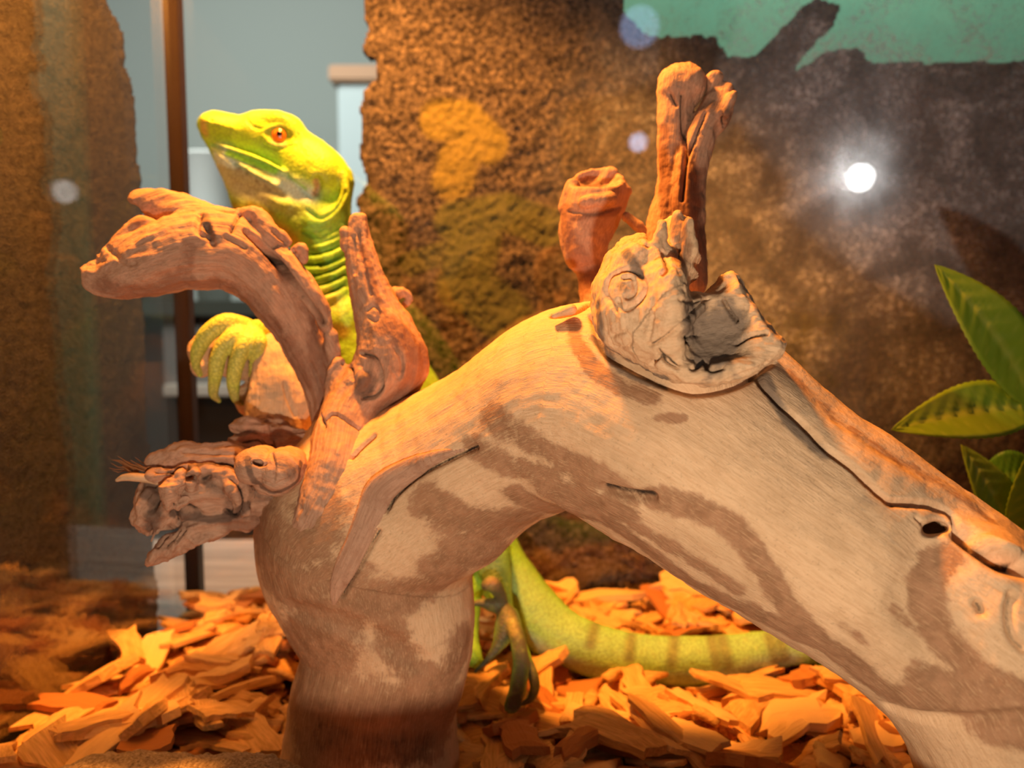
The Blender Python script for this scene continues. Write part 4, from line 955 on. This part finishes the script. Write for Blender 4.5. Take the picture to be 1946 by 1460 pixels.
tint([(532,259)], .0062, (0.45, 0.42, 0.05), .5); tint([(520,272),(540,276)], .0016, (0.5, 0.45, 0.25), .7)
for p_ in [(450,312),(455,320),(470,330),(488,345),(505,355),(512,362)]: tint([p_], .0011, (0.30, 0.34, 0.30), .8)
tint([(590,430),(610,500),(630,560)], .009, (0.20, 0.50, 0.06), .8); tint([(640,400),(655,440)], .004, (0.42, 0.62, 0.05), .7)
tint([(600,560),(640,580)], .006, (0.55, 0.66, 0.16), .9); tint([(610,620),(650,630)], .004, (0.45, 0.30, 0.08), .8)
tint([(925,1045),(938,1090),(950,1140),(962,1172)], .010, (0.16, 0.26, 0.13), 1.0); tint([(955,1090),(965,1140)], .003, (0.06, 0.12, 0.04), .8)
for pl in toes: tint([q[:2] for q in pl], .0046, (0.15, 0.105, 0.065), 1.0)
tint([(936,1112)], .0035, (0.52, 0.26, 0.13), .9); tint([(968,1170),(975,1200)], .0028, (0.42, 0.27, 0.09), .85); tint([(905,1276),(925,1256)], .0016, (0.05, 0.04, 0.03), .9)
for pl in [[(378,670),(376,705)], [(404,735),(412,760)], [(440,745),(456,766)], [(470,745),(474,762)]]: tint(pl, .0028, (0.34, 0.22, 0.14), .9)
tint([(985,1110),(1060,1185),(1150,1225),(1300,1240),(1420,1235),(1540,1235)], .0125, (0.45, 0.64, 0.20), .9)
tint([(1000,1215),(1080,1265),(1200,1294),(1300,1296),(1400,1284),(1500,1258)], .0062, (0.48, 0.68, 0.50), .95)
tint([(500,640),(430,640),(400,690),(450,700)], .017, (0.80, 0.66, 0.12), .9); tint([(560,620),(500,628)], .008, (0.8, 0.62, 0.12), .8)
for pl in ([(430,620),(390,650)], [(440,645),(410,700)], [(462,655),(440,720)], [(486,660),(470,720)], [(510,650),(506,690)]): tint(pl, .004, (0.80, 0.66, 0.14), .85)
for a_, b_ in [((1282,1216),(1276,1262)), ((1352,1215),(1362,1260)), ((1372,1215),(1384,1262)), ((1462,1212),(1474,1256)), ((1482,1210),(1492,1250)), ((1200,1212),(1196,1250)), ((1560,1225),(1565,1250)), ((1130,1192),(1122,1225))]:
    tint([a_, b_], .0032, (0.24, 0.19, 0.06), .8)
tint([(820,680),(835,720),(800,760)], .006, (0.42, 0.62, 0.08), .8)
lt = NT('lizard_skin'); lc_ = lt.n('Attribute', _attribute_name='skin').outputs['Color']; lpz = lt.n('TexCoord').outputs['Object']
vor = lt.n('TexVoronoi', Vector=lpz, Scale=950.0).outputs['Distance']; vn = lt.noise(lpz, 260, 3)
lcol = lt.mix(lt.math('MULTIPLY', lt.step(vor, 0.25, 0.7), 0.35), lc_, (0.10, 0.16, 0.02)); lcol = lt.mix(lt.math('MULTIPLY', lt.step(vn, 0.5, 0.75), 0.25), lcol, (0.55, 0.6, 0.12))
M_skin = lt.bsdf(lcol, 0.48, lt.bump(vor, 0.0004, 0.6), 0.35, Subsurface__Weight=0.0)
LZ = empty('lizard', P(1200, 1300, .358), 'bright green lizard with orange eye behind the driftwood, banded tail on the chips', 'lizard')
lz = mesh_obj('body', V2, S.Q, M_skin, LZ); put_color(lz, 'skin', np.clip(col*np.array([1.0, 1.12, 1.0]), 0, 1))
def ball_mesh(name, c, r, mat, parent, axis, cap=None, n=32, flat=1.0):
    "sphere (or only its front cap, in radians) with its pole along axis"
    a = np.array(axis, float); a /= np.linalg.norm(a); u = np.cross(a, [0, 0, 1.0]); u /= np.linalg.norm(u); v = np.cross(a, u)
    V, Fc = [c+a*r*flat], []; rings = 16; top = cap or math.pi*.98
    for i in range(1, rings+1):
        th = top*i/rings
        for k in range(n): ph = 2*math.pi*k/n; V.append(c+a*r*flat*math.cos(th)+(u*math.cos(ph)+v*math.sin(ph))*r*math.sin(th))
    for k in range(n): Fc.append([0, 1+k, 1+(k+1) % n])
    for i in range(rings-1):
        for k in range(n): a0 = 1+i*n; Fc.append([a0+k, a0+n+k, a0+n+(k+1) % n, a0+(k+1) % n])
    Fc.append([1+(rings-1)*n+k for k in range(n)])
    return mesh_obj(name, V, Fc, mat, parent)
et = NT('iris_orange'); M_iris = et.bsdf(et.mix(et.noise(et.n('TexCoord').outputs['Object'], 1800, 3), (0.85, 0.16, 0.01), (0.95, 0.30, 0.02)), 0.15, None, 0.6)
M_pup = plain('pupil_black', (0.006, 0.005, 0.006), 0.08, spec=0.8)
for sg in (-1, 1):
    ax_ = AX*sg*0.93+RT*0.24; c_ = P(532, 259, .350+sg*.0098)
    e_ = ball_mesh('eye', c_, .0042, M_iris, LZ, ax_); e_['label'] = 'orange eye'
    pa_ = ax_/np.linalg.norm(ax_); me_ = ball_mesh('pupil', c_+pa_*.00275, .00185, M_pup, None, ax_); me_.parent = e_
    me_.matrix_parent_inverse = Matrix.Identity(4)

# ------------------------------------------------------------------ the plant
def leaf_mat(name, c1, c2, vein):
    t = NT(name); pa = t.n('Attribute', _attribute_name='vein').outputs['Fac']; pos = t.n('TexCoord').outputs['Object']
    col = t.mix(t.noise(pos, 55, 3), c1, c2); col = t.mix(t.math('MULTIPLY', pa, 0.7), col, vein)
    p_ = t.n('BsdfPrincipled'); t.set(p_, 'Base Color', col); t.set(p_, 'Roughness', 0.45); t.set(p_, 'Specular IOR Level', 0.3)
    tr = t.n('BsdfTranslucent', Color=col); m = t.n('MixShader'); t.set(m, 'i0', 0.4); t.set(m, 'i1', p_.outputs[0]); t.set(m, 'i2', tr.outputs[0])
    t.t.links.new(m.outputs[0], t.out.inputs[0]); return t.m
M_leaf = leaf_mat('leaf_green', (0.20, 0.36, 0.02), (0.36, 0.50, 0.035), (0.50, 0.58, 0.08))
M_leafd = leaf_mat('leaf_dark', (0.06, 0.20, 0.025), (0.11, 0.28, 0.04), (0.2, 0.35, 0.06))
PL = empty('potted_plant', (.212, .318, -0.004), 'green plant with long serrated leaves beside the driftwood at the rear corner of the tank', 'plant')
PL.name = 'leafy_plant'
def leaf(base, tip, hw, mat, sag=0.006, face=(0, -1, .25), nl=44, nw=11):
    base, tip = np.array(base), np.array(tip); d = tip-base; L = np.linalg.norm(d); t_ = d/L
    f = np.array(face, float); sd = np.cross(t_, f); sd /= np.linalg.norm(sd); nm = np.cross(sd, t_); V, vein = [], []
    if nm@np.array([0, -1, 0]) < 0: nm = -nm
    for i in range(nl):
        q = i/(nl-1); wdt = hw*(max(0, math.sin(math.pi*min(1, q**0.80)))**0.85)*(1.0)+.0006*(1-q)
        ser = 1+0.075*(((i*0.5) % 1.0)-0.4)*(1 if q > .2 else .3)
        for j in range(nw):
            u = (j/(nw-1)-.5)*2; e = ser if abs(u) > .95 else 1
            z = nm*(abs(u)*.16*wdt*1.2+0.0006*math.sin(q*60+abs(u)*8)*(1-abs(u))) + nm*sag*math.sin(q*math.pi)+np.array([0, 0, -sag*q*q])
            V.append(base+t_*L*(q+0.012*abs(u)*math.sin(math.pi*q)) + sd*u*wdt*e+z)
            vein.append(max(1-abs(u)*9, 0.55*max(0, math.cos(q*95-abs(u)*7))**14))
    n = len(V); Vb = [v-nm*.00035 for v in V]; Fc = []
    for i in range(nl-1):
        for j in range(nw-1):
            a_ = i*nw+j; Fc.append([a_, a_+1, a_+nw+1, a_+nw]); Fc.append([n+a_, n+a_+nw, n+a_+nw+1, n+a_+1])
    for i in range(nl-1):
        a_ = i*nw; Fc.append([a_, a_+nw, n+a_+nw, n+a_]); a_ += nw-1; Fc.append([a_, n+a_, n+a_+nw, a_+nw])
    o = mesh_obj('leaf', V+Vb, Fc, mat, PL); a = o.data.attributes.new('vein', 'FLOAT', 'POINT'); a.data.foreach_set('value', np.array(vein+vein, F32))
def rod(name, pts, r, mat, parent, n=10):
    V, Fc = [], []; pts = catmull(np.array([list(p)+[r] for p in pts]), 6)[:, :3]
    for i, p in enumerate(pts):
        t = pts[min(i+1, len(pts)-1)]-pts[max(i-1, 0)]; t /= np.linalg.norm(t); u = np.cross(t, [.2, 1, .1]); u /= np.linalg.norm(u); v = np.cross(t, u)
        for k in range(n): a = 2*math.pi*k/n; V.append(p+(u*math.cos(a)+v*math.sin(a))*r)
        if i:
            b = (i-1)*n
            for k in range(n): Fc.append([b+k, b+(k+1) % n, b+n+(k+1) % n, b+n+k])
    Fc.append(list(range(n))[::-1]); Fc.append([len(V)-n+k for k in range(n)])
    return mesh_obj(name, V, Fc, mat, parent)
M_stem = plain('stem_green', (0.10, 0.16, 0.03), 0.6)
w1 = P(1968, 772, .305); w2 = P(1935, 1050, .315); gr_ = np.array([.212, .318, -.004])
rod('stem', [gr_, P(1985, 1250, .318), w2, P(1965, 900, .31), w1, P(1975, 640, .305)], .0017, M_stem, PL)
leaf(w1, P(1778, 484, .300), .0128, M_leaf, .004); leaf(w1, P(1695, 798, .296), .0118, M_leaf, .004, (0.1, -1, .5)); leaf(w1, P(2120, 560, .310), .0115, M_leaf); leaf(w1, P(2200, 830, .30), .011, M_leaf)
leaf(w1, P(1990, 430, .325), .011, M_leaf); leaf(w2, P(1828, 832, .308), .0092, M_leaf, .003); leaf(w2, P(1985, 800, .302), .0120, M_leaf, .003); leaf(w2, P(2180, 930, .31), .011, M_leaf)
leaf(w2, P(1780, 1010, .33), .010, M_leafd, .003); leaf(P(1975, 900, .31), P(1850, 900, .325), .010, M_leafd)
w3 = P(1800, 1300, .345)
rod('stem', [gr_, P(1900, 1290, .335), w3], .0013, M_stem, PL)
leaf(w3, P(1478, 1285, .338), .0095, M_leafd, .002, (0, -1, .8)); leaf(w3, P(1560, 1335, .325), .0095, M_leafd, .001, (0, -.6, 1)); leaf(w3, P(1640, 1180, .36), .009, M_leafd)
